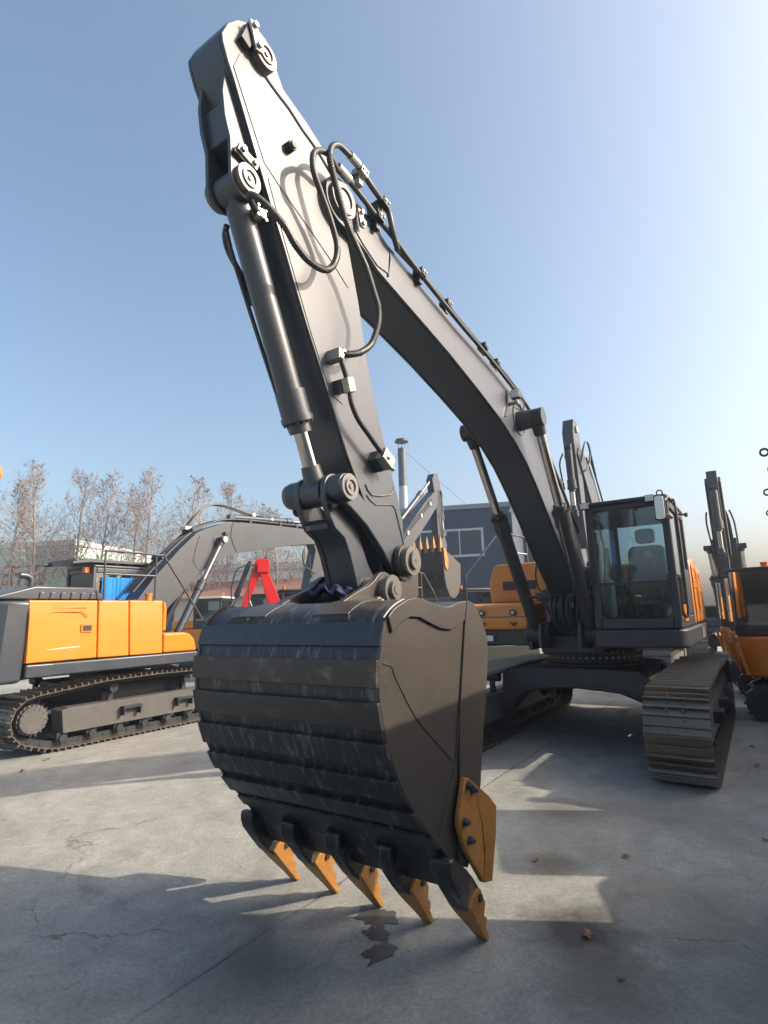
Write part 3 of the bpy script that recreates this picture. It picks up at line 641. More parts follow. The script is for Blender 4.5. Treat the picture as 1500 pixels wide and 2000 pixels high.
# side cutters
for sx in (-1, 1):
    mb = MB(OFF); cu = [(-.300, .885), (-.282, .91), (-.250, .90), (-.195, .862), (-.073, .766), (-.015, .70), (-.035, .56), (-.086, .342), (-.150, .352), (-.192, .406), (-.315, .56), (-.368, .69), (-.360, .75)]
    mb.prism(cu, sx*0.0, sx*1.0); mb.map(lambda p: ((bw(p.y)+.027+.03*abs(p.x))*sx, p.y, p.z))
    cut = mb.build('side_cutter', TOOTH, shell, bevel=.008)
    mb = MB(OFF); fl = [(-.190, .858), (-.073, .768), (-.009, .70), (-.03, .56), (-.084, .342), (-.150, .352), (-.125, .50), (-.14, .66), (-.19, .78)]
    mb.prism(fl, sx*0.0, sx*1.0); mb.map(lambda p: ((bw(p.y)+.058+.022*abs(p.x)*min(1, max(0, (p.y+U0+.155)/.13)))*sx, p.y, p.z)); mb.build('cutter_wing', TOOTH, cut, bevel=.01)
    for cy, cz in ((-.262, .865), (-.222, .835), (-.318, .70), (-.275, .60)):
        mb = MB(OFF); x = sx*(bw(cy-U0)+.057); mb.cyl((x, cy, cz), (x+sx*.005, cy, cz), .024, n=16); mb.cyl((x+sx*.005, cy, cz), (x+sx*.024, cy, cz), .019, n=6); mb.cyl((x+sx*.024, cy, cz), (x+sx*.036, cy, cz), .010, n=10)
        mb.build('cutter_bolt', mat('dark_bolt_steel', (.12, .14, .18), .3, .8, scale=20), cut)
# ears
ear = [(-.74, 1.80), (-.66, 1.86), (-.60, 1.885), (-.527, 1.915), (-.40, 1.955), (-.34, 1.99)]+arc(-.235, 1.93, .115, 130, 50, 5)+[(-.11, 1.985), (-.045, 1.985), (-.01, 2.02)]+arc(.05, 2.13, .115, 200, 0, 8)+[(.19, 2.06), (.185, 1.90), (.10, 1.84), (-.1, 1.83), (-.3, 1.80), (-.5, 1.82)]
for sx in (-1, 1):
    mb = mm(); mb.prism(ear, sx*.215, sx*.255); e = mb.build('ear_plate', BUCKET, shell, bevel=.006)
    mb = mm(); mb.cyl((sx*.13, -.235, 1.93), (sx*.30, -.235, 1.93), .082, n=28); mb.ring((sx*.305, -.235, 1.93), (1, 0, 0), .092, .058, .03); mb.cyl((sx*.30, -.235, 1.93), (sx*.345, -.235, 1.93), .056, n=24)
    mb.cyl((sx*.345, -.235, 1.93), (sx*.350, -.235, 1.93), .030, n=18); mb.build('bucket_pin', PIN, e)
    mb = mm(); mb.cyl((sx*.255, -.34, 1.87), (sx*.29, -.35, 1.865), .022, n=6); mb.cyl((sx*.285, -.35, 1.865), (sx*.32, -.36, 1.86), .013, n=10); mb.build('pin_bolt', STEEL, e)
# pair of outer gussets + backing plates with slots on the top of the bucket
for sx in (-1, 1):
    mb = mm(); mb.prism([(-.835, 1.79), (-.77, 1.826), (-.70, 1.852), (-.60, 1.867), (-.45, 1.85), (-.45, 1.835), (-.60, 1.85), (-.70, 1.835), (-.83, 1.77)], sx*.18, sx*.42); mb.build('doubler_plate', BUCKET, shell, bevel=.003)
    mb = mm(); mb.box(min(sx*.30, sx*.44), max(sx*.30, sx*.44), -.858, -.838, 1.755, 1.782); mb.build('slot', BLACK, shell)
mb = mm(); mb.prism([(-.52, 1.84), (.10, 1.86), (.12, 1.99), (-.15, 1.90)], -.214, .214); mb.build('torque_box', BUCKET, shell, bevel=.01)
mb = mm(); mb.prism([(-.70, 1.84), (-.30, 1.97), (-.05, 2.0), (.18, 1.98), (.18, 1.85), (-.4, 1.80)], -.32, -.285); mb.build('ear_plate', BUCKET, shell, bevel=.006)

# --- boom
b_low = arc(-.545, 4.50, .17, 175, 262, 7)+[(-.41, 4.325), (-.268, 4.285), (-.145, 4.225), (-.025, 4.199), (.581, 4.091), (.968, 4.019), (1.554, 3.883), (2.10, 3.74), (2.5, 3.59), (2.83, 3.42), (3.133, 3.20), (3.481, 2.91), (4.0, 2.45), (4.45, 2.10), (4.85, 1.78)]
b_top = arc(5.05, 1.95, .20, 270, 400, 8)+[(4.85, 2.62), (4.261, 3.25), (3.85, 3.60), (3.607, 3.79), (3.3, 3.98), (3.017, 4.10), (2.7, 4.17), (2.433, 4.21), (1.928, 4.28), (1.146, 4.36), (.26, 4.47), (-.077, 4.53), (-.30, 4.61)]+arc(-.545, 4.50, .17, 60, 160, 6)
bp_ = b_low+b_top
mb = mm(); mb.prism(bp_, -.175, .175)
mb.prism(bp_, .180, .205); mb.prism(bp_, -.205, -.180)
mb.map(lambda p: p)
boom = mb.build('boom', DARK, ME, bevel=.006)
mb = mm(); mb.cyl((.20, -.56, 4.50), (.235, -.56, 4.50), .125, n=32); mb.ring((.238, -.56, 4.50), (1, 0, 0), .105, .07, .02); mb.build('boom_pin', PIN, boom)
mb = mm(); mb.cyl((-.235, -.56, 4.50), (-.20, -.56, 4.50), .125, n=32); mb.build('boom_pin', PIN, boom)
mb = mm(); lockplate(mb, (.19, -.39, 4.46), (.25, -1), 1, .062, .026); lp = mb.build('lock_plate', STEEL, boom, bevel=.005)
for LK in (-1, 1): mb = mm(); lockbolts(mb, (.19, -.39, 4.46), (.25, -1), 1, .038); mb.build('lock_bolt', STEEL, lp)
# cast nose and doubler plates
mb = mm(); mb.prism([(-.38, 4.60), (-.10, 4.535), (.02, 4.49), (-.01, 4.26), (-.15, 4.25), (-.32, 4.32), (-.42, 4.38)], .2052, .213); mb.tube(v3([(.02, 4.49), (0.03, 4.40), (-.01, 4.24)], .21), .010, 6, 2); mb.build('nose_plate', DARK, boom, bevel=.003)
mb = mm(); mb.tube(v3([(2.30, 4.12), (2.32, 4.0), (2.22, 3.80)], .208), .012, 6, 2); mb.ring((.208, 2.66, 3.90), (1, 0, 0), .19, .175, .012, 32); mb.build('weld_seam', DARK, boom)
mb = mm(); mb.box(.204, .206, 3.3, 3.9, 3.05, 3.3)
# boom cylinder mount boss
for sx in (-1, 1):
    mb = mm(); mb.cyl((sx*.20, 2.655, 3.87), (sx*.36, 2.655, 3.87), .115, .10, n=28); mb.build('cylinder_boss', DARK, boom)
    mb = mm(); mb.cyl((sx*.44, 2.655, 3.87), (sx*.475, 2.655, 3.87), .075, n=24); mb.ring((sx*.478, 2.655, 3.87), (1, 0, 0), .072, .05, .012); mb.build('pin_cap', STEEL, boom)
    cy = cylinder(ME, oy((sx*.36, 4.42, 1.47)), oy((sx*.40, 2.655, 3.87)), .082, .052, .60, name='boom_cylinder', eye=.10, m_barrel=BLACK)
    mb = mm(); d = (Vector((.40, 2.655, 3.87))-Vector((.36, 4.42, 1.47)))
    P0 = Vector((sx*.36, 4.42, 1.47)); P1 = Vector((sx*.40, 2.655, 3.87)); dn = (P1-P0).normalized()
    mb.tube([P0+dn*.9+Vector((-sx*.02, -.12, -.09)), P0+dn*1.6+Vector((-sx*.02, -.12, -.09)), P0+dn*1.72+Vector((-sx*.02, -.08, -.05))], .016, 8, 3)
    mb.tube([P0+dn*.9+Vector((-sx*.02, -.12, -.09)), P0+dn*.72+Vector((-sx*.06, -.10, -.09)), P0+dn*.66+Vector((-sx*.16, .02, -.06)), P0+dn*.60+Vector((-sx*.22, .12, -.1)), P0+dn*.45+Vector((-sx*.23, .15, -.1))], .019, 8, 4)
    mb.build('cylinder_pipe', BLACK, cy)
# pipes over the boom
bA = [(.26, -0.66, 4.66), (.26, -0.60, 4.655), (.26, -0.376, 4.615), (.26, -0.189, 4.575), (.26, 0.014, 4.545), (.26, 0.232, 4.49), (.26, 0.554, 4.435), (.26, 1.114, 4.345), (.26, 1.806, 4.26), (.26, 2.349, 4.17), (.26, 2.895, 4.06), (.26, 3.322, 3.79), (.26, 3.978, 3.30), (.26, 4.583, 2.80)]
bB = [(.33, -0.575, 4.748), (.32, -.51, 4.742), (.32, -.408, 4.711), (.32, -.335, 4.69), (.31, -.22, 4.685), (.30, -.12, 4.67), (.29, -.05, 4.55), (.25, .07, 4.50), (.20, .2, 4.56), (.18, 0.803, 4.55), (.18, 1.353, 4.47), (.18, 2.019, 4.39), (.18, 2.637, 4.30), (.18, 3.212, 4.12), (.18, 3.678, 3.80), (.18, 4.2, 3.40), (.18, 4.7, 2.95)]
bC = [(x-.12, a, b+.005) for x, a, b in bB[4:]]
bD = [(-.18, .1, 4.62)]+[(-.18, a, b) for _, a, b in bB[6:]]
for P in (bA, bB, bC, bD): mhose(boom, P, .0215 if P is not bA else .020, 'pipe', TUBEP, 4)
mb = mm(); mb.cyl((.33, -.62, 4.742), (.325, -.52, 4.745), .027, n=10); mb.cyl((.26, -.66, 4.66), (.26, -.54, 4.65), .030, n=10); mb.build('hose_fitting', STEEL, boom)
for (x, a, b, h, mt) in ((.30, -.47, 4.745, .05, STEEL), (.29, -.19, 4.70, .06, BLACK), (.25, -.20, 4.60, .05, BLACK), (.20, .95, 4.50, .05, BLACK), (.20, 2.05, 4.36, .05, BLACK), (.20, 1.75, 4.42, .04, BLACK), (.24, .42, 4.50, .04, BLACK), (.22, 3.95, 3.42, .05, BLACK), (.2, 3.2, 4.08, .04, BLACK)):
    mb = mm(); mb.obox((x, a, b-.02), (.048, 0, 0), (0, .036, -.009), (0, .008, .03)); mb.obox((x-.01, a, b-.07), (.022, 0, 0), (0, .022, 0), (0, 0, .04)); c_ = mb.build('pipe_clamp', mt, boom, bevel=.006)
    mb = mm(); 
    for q in (-.02, .02): bolt(mb, (x+.048, a+q, b-.02), (1, 0, 0), .009, .010)
    mb.build('clamp_bolt', STEEL, c_)
mb = mm(); mb.obox((.24, -.19, 4.64), (.05, 0, 0), (0, .05, 0), (0, 0, .05)); mb.build('pipe_stand', BLACK, boom, bevel=.004)
# boom work light
mb = mm(); mb.box(.24, .34, 2.33, 2.40, 4.02, 4.13); wl = mb.build('work_light', BLACK, boom, bevel=.015)
mb = mm(); mb.box(.25, .33, 2.322, 2.329, 4.03, 4.12); mb.build('lens', LAMP, wl, bevel=.006)
mb = mm(); mb.box(.205, .31, 2.36, 2.39, 3.97, 4.0); mb.tube([(.29, 2.37, 4.02), (.29, 2.37, 3.985)], .012, 8); mb.tube([(.31, 2.40, 4.04), (.34, 2.46, 3.98), (.30, 2.50, 3.93), (.22, 2.48, 3.98)], .006, 6, 4); mb.build('bracket', STEEL, wl)

# --- undercarriage
for sx, (yf, yr) in ((1, (3.15, 8.15)), (-1, (3.15, 8.15))):
    track(ME, sx*1.32+.04, yf-U0, yr-U0, .99, .60, p=.20, side=sx)
# idler guard on the inside of the right track
mb = mm()
arch = [(-1.05, .93), (-.75, .98), (-.5, .99), (.5, .99), (.80, .97), (1.06, .80), (1.08, .42), (.98, .36), (.80, .58), (.55, .68), (0, .72), (-.55, .68), (-.80, .58), (-1.0, .34), (-1.08, .40)]
mb.prism(arch, 4.75, 5.15, 'y'); mb.prism(arch, 6.4, 6.8, 'y')
mb.prism([(-.85, .70), (.85, .70), (.85, .97), (-.85, .97)], 5.15, 6.4, 'y')
mb.cyl((0, U0, .96), (0, U0, 1.02), .72, n=48)
cf_ = mb.build('carbody', BLACK, ME, bevel=.03)
mb = mm(); mb.tube([(1.0, 4.745, .40), (.80, 4.745, .62), (.55, 4.745, .71), (0, 4.745, .75), (-.55, 4.745, .71), (-.80, 4.745, .62), (-1.0, 4.745, .38)], .022, 8, 4); mb.build('arch_rim', BLACK, cf_)
mb = mm(); mb.cyl((0, U0, 1.02), (0, U0, 1.11), .64, n=56); mb.cyl((0, U0, 1.11), (0, U0, 1.16), .70, n=56); mb.cyl((0, U0, 1.16), (0, U0, 1.22), .62, n=48); rg = mb.build('swing_ring', BLACK, ME)
mb = mm()
for i in range(48):
    a = 2*math.pi*i/48; c = (.675*math.cos(a), U0+.675*math.sin(a)); mb.cyl((c[0], c[1], 1.085), (c[0], c[1], 1.11), .014, n=6)
    c = (.665*math.cos(a), U0+.665*math.sin(a)); mb.cyl((c[0], c[1], 1.16), (c[0], c[1], 1.178), .012, n=6)
mb.build('ring_bolt', STEEL, rg)

# --- upper structure
mb = mm()
deck = [(-1.42, 4.52), (-.50, 4.40), (-.50, 4.25)]+[(-.42, 4.9), (.42, 4.9)]+[(.44, 4.17), (1.30, 4.17)]+[(p[0], p[1]) for p in arc(1.32, 4.33, .16, -80, 0, 5)]+[(1.48, 7.0), (1.42, 7.6), (1.30, 8.1), (-1.30, 8.1), (-1.45, 7.2), (-1.45, 4.6)]
deck[1] = (-.50, 4.46); deck[2] = (-.50, 4.9)
del deck[3]
mb.prism(deck, 1.30, 1.52, 'z'); dk = mb.build('deck', BLACK, ME, bevel=.03)
mb = mm(); mb.box(-.42, .42, 4.70, 6.8, 1.20, 1.42); mb.prism([(4.15, 1.30), (4.9, 1.25), (6.0, 1.25), (6.0, 2.1), (5.3, 2.25), (4.95, 2.1), (4.70, 1.62), (4.2, 1.60)], .235, .275)
mb.prism([(4.15, 1.30), (4.9, 1.25), (6.0, 1.25), (6.0, 2.1), (5.3, 2.25), (4.95, 2.1), (4.70, 1.62), (4.2, 1.60)], -.275, -.235)
mb.build('boom_bracket', BLACK, ME, bevel=.01)
for sx in (-1, 1):
    mb = mm(); mb.cyl((sx*.20, 4.42, 1.47), (sx*.50, 4.42, 1.47), .115, n=26); mb.box(min(sx*.44, sx*.49), max(sx*.44, sx*.49), 4.40, 4.95, 1.25, 1.5); mb.build('cylinder_foot', BLACK, ME, bevel=.006)
# hoses in the well under the boom
rr5 = random.Random(11)
for k in range(9):
    x = -.20+.05*k
    mb = mm(); y0 = 4.55+rr5.uniform(-.06, .1)
    mb.tube([(x, y0+.1, 1.98), (x+rr5.uniform(-.02, .02), y0-.02, 1.80), (x+rr5.uniform(-.03, .03), y0+.05, 1.55), (x+rr5.uniform(-.04, .04), y0+.3, 1.40)], .020, 8, 4)
    h_ = mb.build('hose', RUBBER, ME)
    if k % 2 == 0:
        mb = mm(); mb.cyl((x, y0+.03, 1.87), (x, y0-.01, 1.80), .025, n=8); mb.build('hose_fitting', STEEL, h_)
mb = mm(); mb.box(-.42, .46, 4.60, 4.66, 1.96, 2.02); mb.build('hose_bracket', BLACK, ME, bevel=.004)
mb = mm(); mb.box(-.23, .23, 5.0, 6.2, 1.42, 1.75); mb.cyl((0, 4.9, 1.42), (0, 4.9, 1.75), .16, n=20); mb.box(-.2, -.05, 4.75, 4.9, 1.35, 1.55); mb.build('valve_bank', BLACK, ME, bevel=.02)

# --- right side: tool box, tank, rails
mb = mm(); mb.prism([(4.46, 1.515), (4.44, 1.70), (4.50, 1.86), (4.60, 1.895), (5.32, 1.90), (5.32, 1.515)], -1.40, -.50); tb = mb.build('tool_box', ORANGE, ME, bevel=.035, seg=3)
mb = mm(); mb.box(-1.41, -.49, 4.43, 4.437, 1.694, 1.702); mb.build('panel_gap', BLACK, tb)
for x in (-1.17, -.70):
    mb = mm(); mb.cyl((x, 4.435, 1.755), (x, 4.415, 1.757), .045, n=24); l_ = mb.build('round_light', BLACK, tb)
    mb = mm(); mb.cyl((x, 4.415, 1.757), (x, 4.41, 1.757), .022, n=18); mb.build('lens', LAMP, l_)
    mb = mm(); mb.box(x-.05, x+.05, 4.415, 4.435, 1.60, 1.62); mb.box(x-.012, x+.012, 4.41, 4.435, 1.57, 1.62); mb.build('latch', BLACK, tb)
mb = mm(); mb.box(-1.14, -1.02, 4.44, 4.457, 1.36, 1.44); 
mb.build('front_light', LAMP, dk, bevel=.008)
mb = mm(); tk = [(-1.40, 1.90), (-1.41, 2.25), (-1.33, 2.47), (-1.26, 2.52), (-.47, 2.52), (-.45, 1.90)]; mb.prism(tk, 5.325, 6.85, 'y'); ft = mb.build('fuel_tank', ORANGE, ME, bevel=.04, seg=3)
mb = mm(); mb.prism(rrect(-1.19, -.60, 2.08, 2.26, .03), 5.30, 5.324, 'y'); 
gq = mb.build('grille', ORANGE, ft)
mb = mm(); mb.prism(rrect(-1.165, -.62, 2.10, 2.24, .02), 5.294, 5.299, 'y'); mb.build('grille_opening', BLACK, gq)
mb = mm(); mb.tube([(-1.28, 5.322, 1.98), (-1.22, 5.322, 1.96), (-.6, 5.322, 1.97), (-.55, 5.322, 1.99)], .006, 6, 3); mb.build('crease', ORANGE, ft)
mb = mm(); mb.cyl((-.62, 5.55, 2.52), (-.62, 5.55, 2.60), .06, n=20); mb.cyl((-.62, 5.55, 2.60), (-.62, 5.55, 2.625), .072, n=20); mb.build('filler_cap', ORANGE, ft)
mb = mm(); mb.tube([(-1.43, 4.50, 1.52), (-1.43, 4.50, 2.29), (-1.43, 4.52, 2.32), (-1.12, 5.05, 2.96), (-1.09, 5.12, 3.0), (-.95, 5.5, 2.98), (-.88, 5.62, 2.95), (-.86, 5.65, 2.86), (-.86, 5.65, 2.53)], .017, 10, 4)
mb.tube([(-1.0, 5.42, 2.98), (-1.0, 5.42, 2.60)], .015, 8); mb.tube([(-1.0, 5.42, 2.70), (-.86, 5.65, 2.68)], .014, 8)
mb.build('handrail', DARK, ME)
# mirror on the right, yellow back
mb = mm(); ov = [(.12*math.cos(a/12*math.pi), .20*math.sin(a/12*math.pi)) for a in range(24)]
mb.prism([(-.43+p[0]*.8, 2.27+p[1]*1.15) for p in ov], 5.02, 5.04, 'y'); mr_ = mb.build('mirror', ORANGE, ME)
mb = mm(); mb.tube([(-.43+p[0]*.82, 5.03, 2.27+p[1]*1.17) for p in ov]+[(-.43+.098, 5.03, 2.27)], .016, 8); mb.build('mirror_frame', BLACK, mr_)
mb = mm(); mb.cyl((-.36, 4.95, 1.98), (-.36, 5.1, 2.0), .10, n=22); mb.cyl((-.36, 5.1, 2.0), (-.36, 5.2, 2.0), .09, n=22); mb.build('hose_reel', RUBBER, ME)
# engine hood, left rear panels
mb = mm(); sidep = [(5.80, 1.525), (5.80, 2.30), (5.86, 2.44), (6.6, 2.52), (7.3, 2.36), (7.62, 1.525)]
mb.prism(sidep, .50, 1.44); hd = mb.build('engine_hood', ORANGE, ME, bevel=.05, seg=3)
for (a0, a1, z0, z1) in ((5.95, 6.45, 1.72, 2.05), (6.6, 7.1, 1.72, 2.0), (5.95, 6.45, 2.14, 2.32), (6.6, 7.0, 2.12, 2.28)):
    mb = mm(); mb.tube([(1.442, a, b) for a, b in rrect(a0, a1, z0, z1, .04, 2)+[(a1-.04, z0)]], .010, 6); mb.build('panel_crease', ORANGE, hd)
mb = mm(); mb.box(1.44, 1.452, 5.88, 5.90, 1.55, 2.35); mb.build('panel_gap', BLACK, hd)
mb = mm(); mb.prism([(-.44, 5.7), (.49, 5.7), (.49, 7.6), (-.44, 7.6)], 1.525, 2.42, 'z'); mb.build('engine_cover', BLACK, ME, bevel=.04)
cw = [(-1.40, 7.64), (1.40, 7.64), (1.34, 8.2), (1.10, 8.6), (.6, 8.82), (-.6, 8.82), (-1.10, 8.6), (-1.34, 8.2)]
mb = mm(); mb.prism(cw, 1.28, 2.40, 'z'); mb.build('counterweight', DARK, ME, bevel=.06)
mb = mm(); 
for k in range(4):
    a = 6.0+.16*k; mb.obox((1.487, a, 1.41), (.003, 0, 0), (0, .03, 0), (0, .03, .08))
mb.build('sill_stripe', mat('grey_stripe', (.3, .28, .26), .5), dk)

# --- cab
def cab(root, off, x0, x1, yf, yb, z0, z1, gl=GLASS, body=BLACK, interior=True, wins=True, split=None, lean=.0):
    f = lambda: MB(off)
    pw = .085; zb = z0+.0
    mb = f()
    g = lambda x, y, z: (x, y+(z-z0)*lean if y < (yf+yb)/2 else y, z)
    # pillars and beams
    mb.box(x0, x0+pw, yf, yf+.07, z0, z1); mb.box(x1-pw, x1, yf, yf+.07, z0, z1)
    mb.box(x0, x0+pw, yb-.07, yb, z0, z1); mb.box(x1-pw, x1, yb-.07, yb, z0, z1)
    mb.box(x1-.06, x1-.001, yf+(yb-yf)*.56, yf+(yb-yf)*.56+.07, z0, z1)
    mb.box(x0+pw+.001, x1-pw-.001, yf+.001, yf+.06, z0, z0+.12); mb.box(x0+pw+.001, x1-pw-.001, yf+.001, yf+.06, z1-.08, z1-.002)
    mb.box(x0+pw+.001, x1-pw-.001, yb-.06, yb-.001, z0, z0+.55); mb.box(x0+pw+.001, x1-pw-.001, yb-.06, yb-.001, z1-.10, z1-.002)
    for xa in (x0+.001, x1-.05):
        mb.box(xa, xa+.049, yf+.071, yb-.071, z0, z0+.14); mb.box(xa, xa+.049, yf+.071, yb-.071, z1-.10, z1-.002)
    mb.box(x1-.047, x1-.004, yf+(yb-yf)*.6, yb-.071, z0+.141, z0+.75)
    mb.map(lambda p: (p.x, p.y+(p.z-z0)*lean*(1 if p.y+0 < (yf+yb)/2-off[1] else 0), p.z))
    cb = mb.build('cab', body, root, bevel=.018)
    rf = f(); rf.prism(rrect(x0-.01, x1+.01, yf-.02, yb+.02, .06), z1-.004, z1+.05, 'z'); rf.build('roof', body, cb, bevel=.02)
    fl = f(); fl.box(x0+.02, x1-.02, yf+.08, yb-.08, z0, z0+.05); fl.build('floor_mat', BLACK, cb)
    zs = split if split else z0+(z1-z0)*.34
    w_ = f(); w_.box(x0+pw, x1-pw, yf+.030, yf+.036, zs+.02, z1-.08); w_.build('windscreen', gl, cb)
    w_ = f(); w_.box(x0+pw, x1-pw, yf+.030, yf+.036, z0+.12, zs-.015); w_.build('lower_window', GLASSD, cb)
    w_ = f(); w_.box(x0+pw, x1-pw, yf+.018, yf+.05, zs-.015, zs+.02); w_.build('window_bar', BLACK, cb)
    for (cx_, cz_, a0, rr_) in ((x0+pw, z0+.12, 180, .09), (x1-pw, z0+.12, 270, .12), (x0+pw, z1-.08, 90, .04), (x1-pw, z1-.08, 0, .04)):
        sx_ = 1 if cx_ < (x0+x1)/2 else -1; sz_ = 1 if cz_ < (z0+z1)/2 else -1
        w_ = f(); w_.prism([(cx_-sx_*.002, cz_-sz_*.002)]+arc(cx_+sx_*rr_, cz_+sz_*rr_, rr_, a0, a0+90, 6), yf+.004, yf+.056, 'y'); w_.build('corner_gusset', body, cb)
    w_ = f(); w_.box(x1-.03, x1-.024, yf+.071, yf+(yb-yf)*.56, z0+.14, z1-.10); w_.build('door_window', gl, cb)
    w_ = f(); w_.box(x1-.03, x1-.024, yf+(yb-yf)*.56+.071, yb-.071, z0+.75, z1-.10); w_.build('side_window', gl, cb)
    w_ = f(); w_.box(x0+.024, x0+.03, yf+.071, yb-.071, z0+.14, z1-.10); w_.build('side_window', gl, cb)
    w_ = f(); w_.box(x0+pw, x1-pw, yb-.036, yb-.030, z0+.55, z1-.10); w_.build('rear_window', gl, cb)
    if interior:
        cx = (x0+x1)/2+.03; ym = yf+(yb-yf)*.58
        s_ = f(); s_.prism(rrect(cx-.24, cx+.24, ym-.28, ym+.20, .07), z0+.42, z0+.54, 'z'); s_.box(cx-.18, cx+.18, ym-.2, ym+.15, z0+.10, z0+.42); st = s_.build('seat', SEAT, cb, bevel=.03)
        s_ = f(); s_.prism(rrect(cx-.24, cx+.24, z0+.50, z0+1.10, .09), ym+.16, ym+.27, 'y'); s_.prism(rrect(cx-.13, cx+.13, z0+1.13, z0+1.34, .06), ym+.17, ym+.26, 'y'); s_.build('backrest', PLASTIC if root is ME else SEAT, st, bevel=.03)
        for sx in (-1, 1):
            s_ = f(); s_.prism(rrect(cx+sx*.33-.07, cx+sx*.33+.07, ym-.32, ym+.15, .05), z0+.42, z0+.66, 'z'); s_.tube([(cx+sx*.33, ym-.26, z0+.66), (cx+sx*.33, ym-.28, z0+.84)], .022, 8); s_.build('console', SEAT, cb, bevel=.02)
        s_ = f()
        for sx in (-.10, .10): s_.tube([(cx+sx, ym-.50, z0+.06), (cx+sx, ym-.52, z0+.30), (cx+sx*1.6, ym-.50, z0+.36)], .014, 8, 3); s_.box(cx+sx-.05, cx+sx+.05, ym-.62, ym-.42, z0+.10, z0+.12)
        s_.build('pedal', BLACK, cb)
    return cb
cabz0, cabz1 = 1.525, 3.07
cb = cab(ME, OFF, .46, 1.43, 4.17, 5.78, cabz0, cabz1, split=2.07, lean=.0)
mb = mm(); mb.box(.52, .54, 4.45, 5.0, 1.65, 2.6); 
bs = mb.build('side_panel', CREAM, cb); 
mb = mm(); mb.box(.56, .66, 4.35, 4.6, 1.65, 2.15); mb.build('side_console', CREAM, cb, bevel=.03)
mb = mm(); P = []
for k in range(14): P.append((.60+.012*(k % 2), 4.85+.05*k/1.0*.4))
mb.add([(x, y_, z) for z in (2.0, 2.85) for x, y_ in P], [(i, i+1, i+1+14, i+14) for i in range(13)]); mb.build('blue_curtain', BLUE, cb)
mb = mm(); mb.box(1.0, 1.09, 4.9, 4.92, 2.42, 2.52); mb.build('paper_tag', WHITE, cb)
for x in (.47, 1.24):
    mb = mm(); mb.box(x-.05, x+.06, 4.10, 4.165, 3.03, 3.12); l_ = mb.build('roof_light', BLACK, cb, bevel=.012)
    mb = mm(); mb.box(x-.04, x+.05, 4.094, 4.099, 3.04, 3.11); mb.build('lens', LAMP, l_)
mb = mm(); mb.prism(rrect(1.315, 1.415, 2.78, 3.06, .03), 3.93, 3.96, 'y'); mr_ = mb.build('mirror', MIRROR, cb, bevel=.006)
mb = mm(); mb.prism(rrect(1.305, 1.425, 2.77, 3.07, .035), 3.962, 4.0, 'y'); mb.tube([(1.42, 3.98, 3.0), (1.45, 4.1, 3.06), (1.46, 4.3, 3.04)], .012, 8, 3); mb.tube([(1.42, 3.98, 2.84), (1.46, 4.15, 2.82), (1.44, 4.2, 2.82)], .012, 8, 3); mb.build('mirror_frame', BLACK, mr_)
mb = mm(); mb.tube([(1.46, 4.18, 1.70), (1.50, 4.22, 1.74), (1.50, 4.25, 2.9), (1.47, 4.35, 3.06), (1.44, 4.6, 3.10)], .014, 8, 4); mb.tube([(1.44, 4.9, 2.96), (1.55, 4.9, 2.94)], .012, 8); mb.cyl((1.55, 4.9, 2.915), (1.55, 4.9, 2.965), .02, n=10); mb.build('grab_rail', BLACK, cb)
mb = mm(); mb.box(1.431, 1.445, 4.42, 4.80, 1.60, 1.80); mb.build('door_panel', ORANGE, cb)
mb = mm(); mb.ring((1.34, 4.3, 3.16), (0, 1, 0), .04, .025, .012, 16); mb.box(1.33, 1.35, 4.29, 4.31, 3.10, 3.13); mb.build('lifting_eye', BLACK, cb)
mb = mm(); mb.tube([(.62, 4.160, 2.10), (.66, 4.155, 2.5), (.60, 4.155, 2.96)], .006, 6, 2); mb.build('wiper', BLACK, cb)

# blue rag stuffed behind the link
r7 = random.Random(3); mb = MB()
n1, n2 = 14, 12; vs = []
for i in range(n1):
    for j in range(n2):
        x = -.15+.30*i/(n1-1); y_ = -.08+.16*j/(n2-1)
        z = .022*math.sin(i*1.3+j*.7)+.018*math.sin(j*1.9-i*.8)+.06-1.2*(x*x+y_*y_*2)+r7.uniform(-.022, .022)
        vs.append((x+.015*math.sin(j*2), y_+.015*math.cos(i*2), z))
mb.add(vs, [(i*n2+j, (i+1)*n2+j, (i+1)*n2+j+1, i*n2+j+1) for i in range(n1-1) for j in range(n2-1)])
rag = mb.build('rag', RAG, loc=Y(-.42, -.02, 1.89), angle=70); rag.rotation_euler = (0, 0, -AZ)
rag.modifiers.new('thick', 'SOLIDIFY').thickness = .006; rag.modifiers.new('soft', 'SUBSURF').levels = 2; rag.modifiers['soft'].render_levels = 2
tag(rag, 'crumpled dark blue rag stuffed on top of the big bucket under the arm', 'rag')

